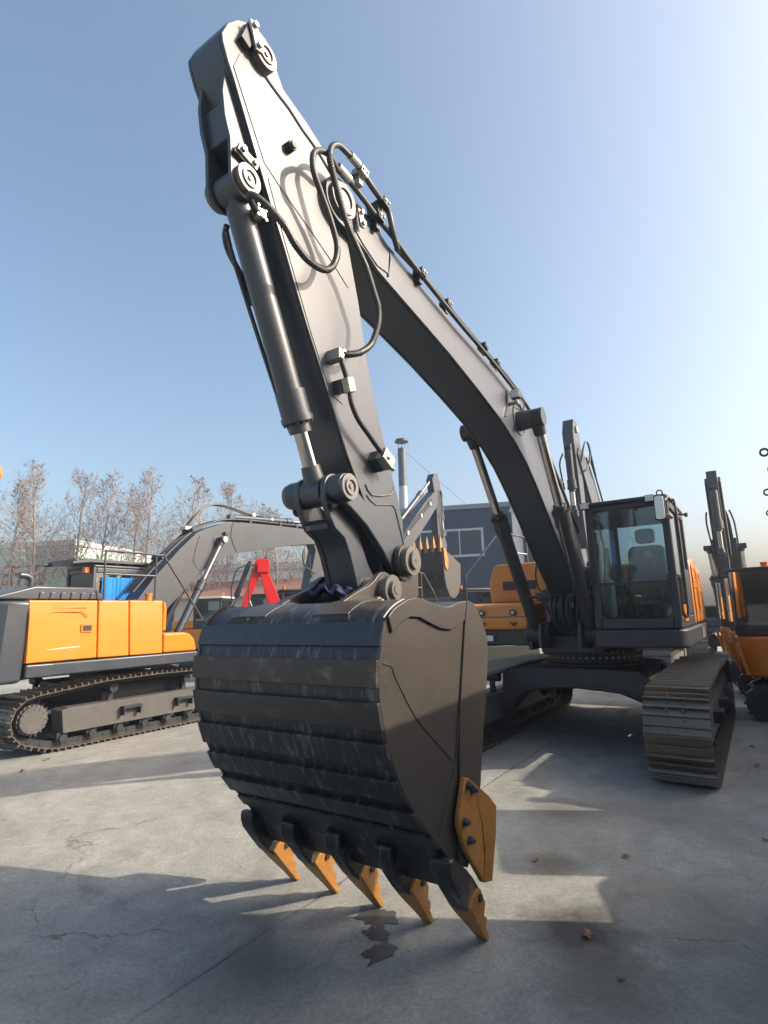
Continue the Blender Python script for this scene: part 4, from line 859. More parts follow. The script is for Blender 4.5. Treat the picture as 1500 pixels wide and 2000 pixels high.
# ------------------------------------------------------------------ generic excavator (faces -y locally)
def excavator(name, label, loc, rz, p, group=None):
    """p: dict of shape data, local coordinates with the swing centre at the origin"""
    T = thing(name, label, 'excavator', loc, rz, group); g = p.get
    tw, gauge, H = g('tw', .6), g('gauge', 2.39), g('H', .95); s = g('s', 1.0); det = g('detail', False)
    body, dark = g('body', ORANGE), g('dark', DARK)
    if g('tracks', True):
        for sx in (-1, 1): track(T, sx*gauge/2, g('yf', -2.25), g('yr', 2.25), H, tw, p=.19 if det else .24, rr=g('rr', None), top_mid=g('tm', None), side=sx, detail=det)
        mb = MB(); mb.box(-gauge/2+.2, gauge/2-.2, -.7, .7, H*.45, H*.85); mb.cyl((0, 0, H*.85), (0, 0, g('zd')-.02), .62, n=32); mb.build('carbody', BLACK, T, bevel=.03)
    zd, zt, hw = g('zd'), g('zt'), g('hw')          # deck underside, body top, half width
    yfr, yre = g('yfront'), g('yrear')
    mb = MB(); mb.prism([(-hw, yfr), (hw, yfr), (hw, yre-.4), (hw*.9, yre), (-hw*.9, yre), (-hw, yre-.4)], zd, zd+.19, 'z'); dk = mb.build('deck', g('deckm', dark), T, bevel=.03)
    return T, dk

# --- LEFT MACHINE: faces away, so its own right side (-x local) looks at the camera
LU, LV = 2.70, -7.78
T, dk = excavator('excavator', 'orange and grey excavator parked on the left, facing away, boom stretched to the right', Y(LU, LV), -AZ+math.pi,
                  dict(zd=1.035, zt=2.12, hw=1.40, yfront=-.86, yrear=2.03, yf=-2.35, yr=2.24, H=.93, gauge=2.42, tw=.60, rr=.37, tm=.955, detail=True))
LM = T
def lp_(u, z): return (-(u-LU), z)
def lv(v): return -(v-LV)      # local x from yard v
X = lv(-6.40)                  # near side plane (negative x)
def lbox(name, poly, xa, xb, m, parent, bevel=.02, seg=2):
    mb = MB(); mb.prism([lp_(*q) for q in poly], xa, xb); return mb.build(name, m, parent, bevel=bevel, seg=seg)
pb = .035
for poly, nm in (([(.675, 1.237), (1.692, 1.243), (1.684, 2.05), (1.684, 2.12), (.672, 2.118), (.674, 1.918)], 'rear_door'), ([(1.704, 1.240), (2.223, 1.236), (2.205, 2.12), (1.696, 2.12)], 'middle_door'), ([(2.238, 1.236), (2.84, 1.232), (2.84, 2.122), (2.216, 2.122)], 'front_panel')):
    mb = MB(); zs = max(q[1] for q in poly)
    mb.prism([lp_(*q) for q in poly], X, X+1.0)
    mb.map(lambda p: (p.x+(.05 if p.x < X+.01 and p.z > 2.0 else 0), p.y, p.z))
    o = mb.build(nm, ORANGE, LM, bevel=.022, seg=3)
    if nm == 'rear_door':
        mb = MB(); q = [(1.02, 1.96), (1.46, 1.95), (1.54, 1.88)]; mb.tube([(X-.001, *lp_(*a)) for a in [(.88, 1.86), (.96, 1.93), (1.0, 1.945), (1.42, 1.95), (1.52, 1.87)]], .008, 6); mb.tube([(X-.001, *lp_(*a)) for a in [(.84, 1.50), (.92, 1.42), (.96, 1.41), (1.42, 1.43)]], .008, 6); mb.build('crease', ORANGE, o)
        mb = MB(); mb.prism([lp_(*a) for a in rrect(1.42, 1.60, 1.64, 1.76, .015, 2)], X-.006, X+.01); k_ = mb.build('latch_plate', ORANGE, o)
        mb = MB(); mb.prism([lp_(*a) for a in rrect(1.445, 1.575, 1.66, 1.74, .01, 2)], X-.010, X-.007); mb.build('door_latch', BLACK, o)
        mb = MB(); mb.prism([lp_(*a) for a in [(.90, 1.99), (1.50, 2.01), (1.54, 2.075), (.94, 2.07)]], X-.004, X+.05)
        mb.map(lambda p: (p.x+(.045 if p.z > 2.04 else .015), p.y, p.z)); v_ = mb.build('vent', mat('vent_mesh', (.42, .19, .03), .6, bump=.9, bscale=160), o)
lbox('fillet_panel', [(2.845, 1.6), (2.915, 1.6), (2.92, 1.97), (2.90, 2.06), (2.845, 2.12)], X+.03, X+.9, ORANGE, LM, .03)
lbox('tool_box', [(2.85, 1.232), (3.55, 1.23), (3.49, 1.44), (3.40, 1.53), (3.28, 1.565), (2.85, 1.565)], X, X+.75, ORANGE, LM, .04, 3)
lbox('sill', [(.68, 1.03), (3.545, 1.03), (3.55, 1.215), (.68, 1.225)], X-.012, X+.5, DARK, LM, .03)
# counterweight
mb = MB(); cwp = [(X+.02, lp_(.66, 0)[0]), (X+.02, lp_(.35, 0)[0]), (X+.25, lp_(.02, 0)[0]), (-.6, lp_(-.2, 0)[0]), (.6, lp_(-.2, 0)[0]), (1.15, lp_(.02, 0)[0]), (1.38, lp_(.35, 0)[0]), (1.38, lp_(.66, 0)[0])]
mb.prism(cwp, .98, 2.11, 'z'); mb.map(lambda p: (p.x, p.y-(.06 if p.z > 2 else 0), p.z)); mb.build('counterweight', DARK, LM, bevel=.06, seg=3)
# hood on top
mb = MB(); hp = [(X+.12, 1.95), (X+.12, .96), (.70, .96), (.70, 1.95)]
mb.prism([(.05, 2.13), (.35, 2.20), (.80, 2.33), (1.66, 2.33), (1.82, 2.20), (1.82, 2.13)][::-1], 0, 1)
mb.v = [Vector((X+.14+p.x*(1.35), -(p.y-LU), p.z)) for p in mb.v]
hdm = mb.build('engine_hood', DARK, LM, bevel=.03, seg=3)
for k in range(6):
    mb = MB(); u_ = .84+.15*k; mb.prism([lp_(u_, 2.14), lp_(u_+.10, 2.14), lp_(u_+.085, 2.24), lp_(u_+.015, 2.24)], X+.118, X+.15); mb.build('hood_rib', DARK, hdm, bevel=.012)
mb = MB(); mb.tube([(X+.45, *lp_(.86, 2.32)), (X+.45, *lp_(.86, 2.44)), (X+.45, *lp_(.80, 2.49)), (X+.45, *lp_(.70, 2.50))], .045, 12, 4); mb.build('exhaust_pipe', DARK, LM)
mb = MB(); mb.cyl((X+.3, *lp_(2.72, 2.11)), (X+.3, *lp_(2.72, 2.22)), .055, n=18); mb.cyl((X+.3, *lp_(2.72, 2.22)), (X+.3, *lp_(2.72, 2.25)), .066, n=18); mb.build('filler_cap', ORANGE, LM)
mb = MB(); mb.box(X+.15, X+.6, lp_(2.6, 0)[0], lp_(2.2, 0)[0], 2.12, 2.135)
for u_ in (1.85, 2.15, 2.45): mb.cyl((X+.3, *lp_(u_, 2.12)), (X+.3, *lp_(u_, 2.17)), .025, n=10)
mb.build('tread_plate', BLACK, LM)
# rails
mb = MB(); rp = [(1.76, 2.13), (1.745, 2.84), (1.775, 2.90), (1.82, 2.915), (2.75, 2.905), (2.83, 2.87), (3.66, 1.80), (3.715, 1.70), (3.725, 1.26), (3.68, 1.20), (3.60, 1.18)]
mb.tube([(X+.03, *lp_(*a)) for a in rp], .018, 10, 3); mb.tube([(X+.03, *lp_(1.75, 2.54)), (X+.03, *lp_(2.66, 2.54))], .016, 8); mb.tube([(X+.03, *lp_(2.66, 2.90)), (X+.03, *lp_(2.66, 2.13))], .017, 8)
mb.build('handrail', DARK, LM)
# cab on the far side
cx0, cx1 = lv(-8.05), lv(-9.02)
yb_, yf_ = lp_(2.45, 0)[0], lp_(4.0, 0)[0]
cabL = cab(LM, (0, 0, 0), cx0, cx1, yf_, yb_, 1.25, 2.80, gl=GLASS, body=DARK)
mb = MB(); gz = 2.90; mb.box(cx0-.05, cx1+.05, yb_+.1, yb_+.16, gz, gz+.05)
mb.prism([(yb_+.42, gz-.03), (yb_+.1, gz+.05), (yf_-.15, gz+.03), (yf_-.15, gz), (yb_+.1, gz-.02), (yb_+.40, gz-.06)], cx0-.06, cx0-.02); mb.prism([(yb_+.42, gz-.03), (yb_+.1, gz+.05), (yf_-.15, gz+.03), (yf_-.15, gz), (yb_+.1, gz-.02), (yb_+.40, gz-.06)], cx1+.02, cx1+.06)
for k in range(9):
    y_ = yf_-.1+(yb_-yf_+.4)*k/8; mb.obox(((cx0+cx1)/2, y_, gz+.0), ((cx1-cx0)/2+.02, 0, 0), (0, .055, .03), (0, -.006, .012))
mb.box(cx0+.02, cx0+.06, yb_-.5, yb_-.44, 2.8, gz); mb.box(cx0+.02, cx0+.06, yf_+.4, yf_+.46, 2.8, gz)
mb.build('roof_guard', DARK, cabL, bevel=.004)
mb = MB(); P = []
for k in range(30): P.append((cx0-.012-.018*(k % 2)-.008*math.sin(k*.7), lp_(2.62+.034*k, 0)[0]))
mb.add([(x, y_, z) for z in (1.9, 2.62) for x, y_ in P], [(i, i+1, i+1+30, i+30) for i in range(29)]); mb.build('blue_curtain', BLUE, cabL)
mb = MB(); mb.box(cx0+.1, cx0+.2, yb_+.01, yb_+.10, 2.70, 2.80); mb.build('tail_light', BEACON, cabL)
# boom
def box_boom(T, poly, w_, name='boom', m=DARK, tr=lambda q: q, lipw=.012):
    P = [tr(q) for q in poly]
    mb = MB(); mb.prism(P, -w_+.02, w_-.02); mb.prism(P, w_-.018, w_); mb.prism(P, -w_, -w_+.018)
    return mb.build(name, m, T, bevel=.005)
LB = [(2.85, 1.55), (3.05, 1.40), (3.5, 1.78), (3.95, 2.22), (4.55, 2.80), (4.88, 3.02), (5.15, 3.15), (5.5, 3.25), (6.4, 3.43), (7.4, 3.60), (8.0, 3.68), (8.4, 3.72), (8.5, 3.85), (8.45, 4.0), (8.3, 4.08), (7.9, 4.07), (6.8, 4.04), (5.6, 3.98), (5.15, 3.91), (4.7, 3.75), (4.38, 3.60), (4.0, 3.25), (3.4, 2.60), (2.9, 1.95), (2.75, 1.7)]
bx = -.30+.30
bmL = box_boom(LM, LB, .19, tr=lambda q: lp_(*q))
mb = MB()
for dx in (-.15, -.08, .02, .12):
    mb.tube([(dx, *lp_(a, b)) for a, b in [(3.0, 2.32), (3.4, 2.78), (4.0, 3.38), (4.4, 3.70), (4.75, 3.86), (5.2, 4.0), (6.0, 4.07), (7.6, 4.13), (8.3, 4.14)]], .022, 8, 3)
mb.build('pipe', BLACK, bmL)
for u_, z_ in ((4.3, 3.66), (5.9, 4.05), (6.9, 4.10), (7.5, 4.12), (3.6, 3.04)):
    mb = MB(); a, b = lp_(u_, z_); mb.box(-.19, .17, a-.04, a+.04, b-.05, b+.04); mb.build('pipe_clamp', BLACK, bmL, bevel=.005)
mb = MB(); mb.tube([(-.192, *lp_(5.35, 3.94)), (-.192, *lp_(5.30, 3.6)), (-.192, *lp_(5.48, 3.28))], .012, 6, 2); mb.tube([(-.192, *lp_(4.45, 3.55)), (-.192, *lp_(4.30, 3.0)), (-.192, *lp_(4.5, 2.8))], .008, 6, 2); mb.ring((-.192, *lp_(4.98, 3.50)), (1, 0, 0), .17, .155, .012, 30); mb.build('weld_seam', DARK, bmL)
# arm cylinder on top with hoses
cyl1 = cylinder(LM, (0, *lp_(5.45, 4.10)), (0, *lp_(8.75, 4.33)), .075, .045, .60, name='arm_cylinder', eye=.08)
mb = MB()
for dx in (-.05, .05): mb.tube([(dx, *lp_(*a)) for a in [(4.25, 3.72), (4.45, 4.0), (4.8, 4.28), (5.2, 4.34), (5.7, 4.28), (6.1, 4.22), (6.3, 4.24), (6.5, 4.20)]], .020, 8, 4)
mb.build('hose', RUBBER, bmL)
mb = MB(); mb.box(-.08, .08, lp_(6.15, 0)[0], lp_(6.05, 0)[0], 4.19, 4.27); mb.box(-.08, .08, lp_(6.75, 0)[0], lp_(6.68, 0)[0], 4.17, 4.24); mb.box(-.1, .1, lp_(4.3, 0)[0], lp_(4.15, 0)[0], 3.66, 3.74); mb.build('hose_fitting', STEEL, bmL, bevel=.005)
for sx in (-1, 1):
    cylinder(LM, (sx*.30, *lp_(3.87, 1.45)), (sx*.30, *lp_(4.98, 3.50)), .078, .045, .53, name='boom_cylinder', eye=.085)
    mb = MB(); mb.cyl((sx*.19, *lp_(4.98, 3.50)), (sx*.37, *lp_(4.98, 3.50)), .08, n=22); mb.cyl((sx*.37, *lp_(4.98, 3.50)), (sx*.40, *lp_(4.98, 3.50)), .065, n=18); mb.build('boom_pin', STEEL, bmL)
mb = MB(); mb.box(-.195-.06, -.195, lp_(5.18, 0)[0], lp_(5.08, 0)[0], 3.62, 3.70); mb.cyl((-.26, *lp_(5.12, 3.56)), (-.20, *lp_(5.12, 3.56)), .04, n=12); mb.build('boom_light', BLACK, bmL, bevel=.01)
# arm hanging down at the far end
LA = [(8.30, 3.55), (8.15, 3.80), (8.3, 4.2), (8.6, 4.45), (8.85, 4.42), (8.95, 4.2), (8.75, 3.6), (8.45, 2.6), (8.25, 1.5), (8.10, 1.10), (7.95, 1.12), (7.92, 1.5), (8.02, 2.6)]
la = box_boom(LM, LA, .14, name='arm', tr=lambda q: lp_(*q))
mb = MB(); mb.tube([(-.20, *lp_(*a)) for a in [(7.75, 3.50), (7.70, 3.3), (7.78, 3.1), (7.95, 3.0), (8.2, 2.9)]], .022, 8, 4); mb.tube([(-.18, *lp_(*a)) for a in [(8.0, 3.4), (8.0, 3.0), (8.1, 2.8)]], .02, 8, 4); mb.build('hose', RUBBER, la)
mb = MB(); 
for k in range(4): mb.tube([(-.15, *lp_(8.25+.05*k, 2.75)), (-.15, *lp_(8.05+.05*k, 1.7))], .014, 6)
mb.build('pipe', BLACK, la)
mb = MB(); mb.prism([lp_(*q) for q in [(7.6, .35), (7.5, .8), (7.7, 1.15), (8.1, 1.2), (8.5, 1.0), (8.6, .6), (8.3, .25), (7.9, .12)]], -.55, .55); mb.build('bucket', BUCKET, LM, bevel=.02)

# ------------------------------------------------------------------ D1: raised-arm excavator behind the left one
def small_excavator(label, u, v, rz, boom, arm_, k=None, bucket=None, zd=1.0, zt=2.05, hw=1.35, yfront=-1.6, yrear=2.1, body=ORANGE, rail=True, cabx=1, extra=None, name='excavator', group=None, det=False):
    T, dk = excavator(name, label, Y(u, v), rz, dict(zd=zd, hw=hw, zt=zt, yfront=yfront, yrear=yrear, yf=-2.2, yr=2.2, H=.9, detail=det), group)
    mb = MB(); mb.prism([(-.6, zd+.195), (-.6, zt-.05), (-.5, zt), (yrear-.6, zt), (yrear-.55, zd+.195)], -hw+.02, -.35); mb.build('engine_hood', body, T, bevel=.05)
    mb = MB(); mb.prism([(.3, zd+.195), (.3, zt), (yrear-.6, zt), (yrear-.55, zd+.195)], -.34, hw-.02); mb.build('engine_cover', body, T, bevel=.05)
    mb = MB(); mb.prism([(yfront+.05, zd+.195), (yfront+.05, zt-.6), (yfront+.2, zt-.5), (-.61, zt-.5), (-.61, zd+.195)], -hw+.02, -.5); mb.build('tool_box', body, T, bevel=.05)
    mb = MB(); mb.prism([(-hw*.95, yrear-.54), (hw*.95, yrear-.54), (hw*.9, yrear+.2), (hw*.5, yrear+.55), (-hw*.5, yrear+.55), (-hw*.9, yrear+.2)], zd-.04, zt-.05, 'z'); mb.build('counterweight', DARK, T, bevel=.06)
    cb_ = cab(T, (0, 0, 0), .42, hw-.02, yfront+.05, .28, zd+.20, zd+1.78, body=DARK, interior=False)
    if rail:
        mb = MB(); mb.tube([(-hw+.03, yfront-.05, zd+.3), (-hw+.03, yfront-.05, zt-.2), (-hw+.03, yfront+.9, zt+.85), (-hw+.03, yfront+1.9, zt+.87), (-hw+.03, yfront+2.0, zt+.8), (-hw+.03, yfront+2.0, zt)], .02, 8, 2); mb.tube([(-hw+.03, yfront+1.05, zt+.87), (-hw+.03, yfront+1.05, zt)], .018, 8); mb.tube([(-hw+.03, yfront+1.05, zt+.45), (-hw+.03, yfront+2.0, zt+.45)], .018, 8); mb.build('handrail', FRAME, T)
    b_ = box_boom(T, boom, .17); a_ = box_boom(T, arm_, .13, name='arm')
    return T, b_, a_
# D1 profile: forward = -y. foot at (-.4,1.5); boom steep, arm hanging, bucket curled up
d1b = [(-.25, 1.45), (-.65, 1.35), (-1.25, 2.55), (-1.6, 3.15), (-2.3, 3.75), (-3.5, 4.75), (-4.35, 5.5), (-4.5, 5.75), (-4.35, 5.95), (-4.15, 5.95), (-3.3, 5.35), (-2.0, 4.45), (-1.1, 3.75), (-.55, 2.9), (-.2, 1.8)]
d1a = [(-4.15, 6.0), (-4.05, 6.35), (-4.2, 6.6), (-4.45, 6.65), (-4.62, 6.3), (-4.72, 5.7), (-4.72, 4.8), (-4.68, 3.75), (-4.58, 3.5), (-4.45, 3.5), (-4.38, 3.8), (-4.28, 4.8), (-4.25, 5.5)]
D1U, D1V = 10.1, -7.05
d1b = [(a+(.35 if a < -2 else .1), b+.10*(b > 3)) for a, b in d1b]; d1a = [(a+.35, b+.10) for a, b in d1a]
D1, b_, a_ = small_excavator('distant excavator with raised boom and toothed bucket curled high before the blue shed', D1U, D1V, -AZ+math.pi, d1b, d1a)
mb = MB(); mb.tube([(-.15, -4.25, 6.1), (-.2, -4.27, 5.5), (-.18, -4.17, 5.0), (-.16, -4.25, 4.4)], .022, 8, 4); mb.tube([(-.16, -4.0, 6.0), (-.22, -4.15, 6.1), (-.24, -4.1, 5.4), (-.18, -3.95, 5.1)], .022, 8, 4); mb.build('hose', RUBBER, a_)
mb = MB()
for dz in (.04, .14): mb.tube([(-.20, -1.4, 3.95+dz), (-.20, -2.25, 4.62+dz), (-.20, -3.5, 5.55+dz)], .022, 8, 2)
mb.build('pipe', BLACK, b_)
for a, b in ((-1.75, 4.32), (-2.65, 5.0), (-3.3, 5.5)):
    mb = MB(); mb.box(-.24, -.17, a-.06, a+.06, b-.07, b+.07); mb.build('pipe_clamp', STEEL, b_, bevel=.01)
cylinder(D1, (0, -1.6, 4.7), (0, -4.0, 6.62), .085, .05, .60, name='arm_cylinder', eye=.09)
cylinder(D1, (-.25, -.9, 1.4), (-.25, -1.9, 3.75), .08, .045, .55, name='boom_cylinder'); cylinder(D1, (.25, -.9, 1.4), (.25, -1.9, 3.75), .08, .045, .55, name='boom_cylinder')
cylinder(D1, (0, -4.5, 6.0), (0, -4.6, 4.6), .07, .04, .6, name='bucket_cylinder')
# curled bucket: shell bulges back (towards +y) and down, teeth pointing up
c0 = (-4.45, 3.30)
out = [(-4.95, 3.0), (-4.90, 2.55), (-4.72, 2.28), (-4.45, 2.15), (-4.15, 2.2), (-3.92, 2.45), (-3.82, 2.85), (-3.80, 3.35)]
inn = [(-3.85, 3.35), (-3.88, 2.88), (-3.98, 2.50), (-4.18, 2.26), (-4.43, 2.21), (-4.68, 2.33), (-4.85, 2.58), (-4.89, 3.0)]
q_ = lambda P: [(-4.05+(a+4.45)*1.15, 2.25+(b-2.15)*1.42) for a, b in P]
out = q_(out); inn = q_(inn)
mb = MB(); mb.prism(out+inn, -.58, .58); bk = mb.build('bucket', BSTRIP, D1, bevel=.005)
for sx in (-1, 1):
    mb = MB(); mb.prism(out, sx*.58, sx*.61); mb.build('side_plate', BUCKET, bk, bevel=.005)
    mb = MB(); mb.prism(q_([(-3.86, 2.9), (-3.80, 3.35), (-3.95, 3.32), (-4.08, 3.1), (-4.06, 2.9), (-3.98, 2.8)]), sx*.615, sx*.65); mb.build('side_cutter', TOOTH, bk, bevel=.008)
for i in range(7):
    a, b = out[i], out[i+1]; mb = MB(); mb.obox((0, (a[0]+b[0])/2, (a[1]+b[1])/2), (.59, 0, 0), (0, (b[0]-a[0])*.30, (b[1]-a[1])*.30), (0, (b[1]-a[1])*.04, -(b[0]-a[0])*.04)); mb.build('wear_strip', BWEAR, bk)
for k in range(5):
    x = -.52+.26*k; mb = MB(); mb.prism(q_([(-3.74, 3.24), (-3.90, 3.28), (-3.88, 3.5), (-3.82, 3.66), (-3.78, 3.5)]), x-.055, x+.055); mb.map(lambda p: (x+(p.x-x)*(1 if p.z < 4.0 else .35), p.y, p.z)); mb.build('tooth', TOOTH, bk, bevel=.008)
mb = MB(); mb.prism([(-4.45, 4.6), (-4.05, 4.4), (-3.9, 3.6), (-4.1, 2.9), (-4.5, 3.5), (-4.65, 4.2)], -.1, .1); mb.build('bucket_link', DARK, D1, bevel=.01)

# ------------------------------------------------------------------ D2: excavator hidden behind the main one, arm and boom show above
d2b = [(-.25, 1.45), (-.6, 1.4), (-1.6, 3.1), (-2.2, 4.1), (-3.0, 5.0), (-3.4, 5.45), (-3.25, 5.65), (-2.9, 5.65), (-1.9, 4.9), (-1.2, 4.1), (-.4, 2.9), (-.1, 1.8)]
d2a = [(-2.95, 5.75), (-2.95, 6.15), (-3.1, 6.35), (-3.4, 6.35), (-3.55, 6.0), (-3.45, 5.0), (-3.3, 3.8), (-3.15, 3.2), (-3.0, 3.2), (-2.95, 3.8), (-3.0, 5.0)]
D2, b_, a_ = small_excavator('hidden dark excavator whose upright arm and boom show above the big cab', 13.6, -1.15, -AZ, d2b, d2a, rail=False, cabx=1)
cylinder(D2, (0, -3.62, 5.6), (0, -3.55, 4.0), .085, .05, .62, name='bucket_cylinder', m_barrel=BLACK, eye=.09)
mb = MB(); mb.tube([(.17, -3.2, 5.3), (.26, -3.1, 5.75), (.28, -2.8, 5.85), (.26, -2.5, 5.6), (.22, -2.0, 5.15)], .025, 8, 4); mb.tube([(.17, -3.3, 5.0), (.28, -3.2, 5.1), (.30, -2.95, 5.3), (.30, -2.8, 5.55)], .022, 8, 4); mb.tube([(-.17, -3.5, 5.5), (-.24, -3.6, 5.2), (-.2, -3.5, 4.6)], .02, 8, 4); mb.build('hose', RUBBER, a_)
mb = MB()
for x in (.2, .12): mb.tube([(x, -2.4, 5.6), (x, -1.6, 4.85), (x, -.9, 4.0), (x, -.2, 2.9)], .022, 8, 2)
mb.build('pipe', BLACK, b_)
mb = MB(); mb.cyl((-.14, -3.25, 6.12), (.17, -3.25, 6.12), .09, n=18); mb.build('top_pin', STEEL, a_)
for sx in (-1, 1): cylinder(D2, (sx*.25, -.9, 1.4), (sx*.25, -1.9, 4.2), .085, .05, .55, name='boom_cylinder')

# ------------------------------------------------------------------ D3: tall boom seen end-on at the far right
d3b = [(-.25, 1.45), (-.6, 1.35), (-1.5, 2.6), (-2.6, 3.35), (-4.3, 4.2), (-5.5, 4.75), (-5.6, 5.0), (-5.4, 5.15), (-4.3, 4.85), (-2.6, 4.15), (-1.2, 3.4), (-.3, 2.3)]
d3a = [(-5.1, 5.2), (-5.3, 5.9), (-5.6, 6.3), (-5.9, 6.35), (-6.0, 6.0), (-5.9, 5.0), (-5.7, 3.5), (-5.5, 2.4), (-5.3, 2.4), (-5.3, 3.5), (-5.45, 4.8)]
D3, b_, a_ = small_excavator('dark excavator seen end-on with a tall boom behind the compact machines', 20.6, 1.35, -AZ, d3b, d3a, rail=False, body=BLACK, hw=1.4)
mb = MB()
for x in (-.36, -.24, -.19, .19, .24, .36): mb.tube([(x, -1.0, 3.3), (x, -2.6, 4.1), (x, -4.3, 4.85), (x*.8, -5.0, 5.15)], .025, 8, 2)
mb.build('pipe', BLACK, b_)
mb = MB(); mb.prism([(-.9, 1.5), (-1.5, 2.62), (-2.6, 3.37), (-3.6, 3.9), (-3.5, 4.4), (-2.6, 4.1), (-1.2, 3.35), (-.5, 2.3)], -.34, .34); mb.build('boom_plate', BLACK, b_, bevel=.01)
mb = MB(); mb.prism([(-5.0, 4.9), (-5.3, 5.8), (-5.55, 6.2), (-5.75, 6.0), (-5.6, 4.8), (-5.4, 3.6), (-5.2, 3.6)], -.2, .2); mb.build('arm_plate', BLACK, a_, bevel=.01)
cylinder(D3, (0, -6.0, 5.75), (0, -5.95, 3.6), .10, .06, .6, name='bucket_cylinder', eye=.1); cylinder(D3, (0, -2.9, 4.5), (0, -5.75, 6.15), .10, .06, .55, name='arm_cylinder', eye=.1)
for sx in (-1, 1):
    cylinder(D3, (sx*.42, -.9, 1.4), (sx*.42, -3.4, 4.1), .13, .08, .60, name='boom_cylinder', m_barrel=BLACK)
    mb = MB(); mb.cyl((sx*.17, -3.4, 4.1), (sx*.58, -3.4, 4.1), .10, n=16); mb.build('boom_pin', BLACK, b_)
mb = MB(); mb.cyl((.6, -.9, 2.83), (.6, -.9, 2.93), .06, n=14); mb.build('beacon', BEACON, D3)
D3.scale = (1, 1, .87); D3.location = Y(20.6, 1.52)

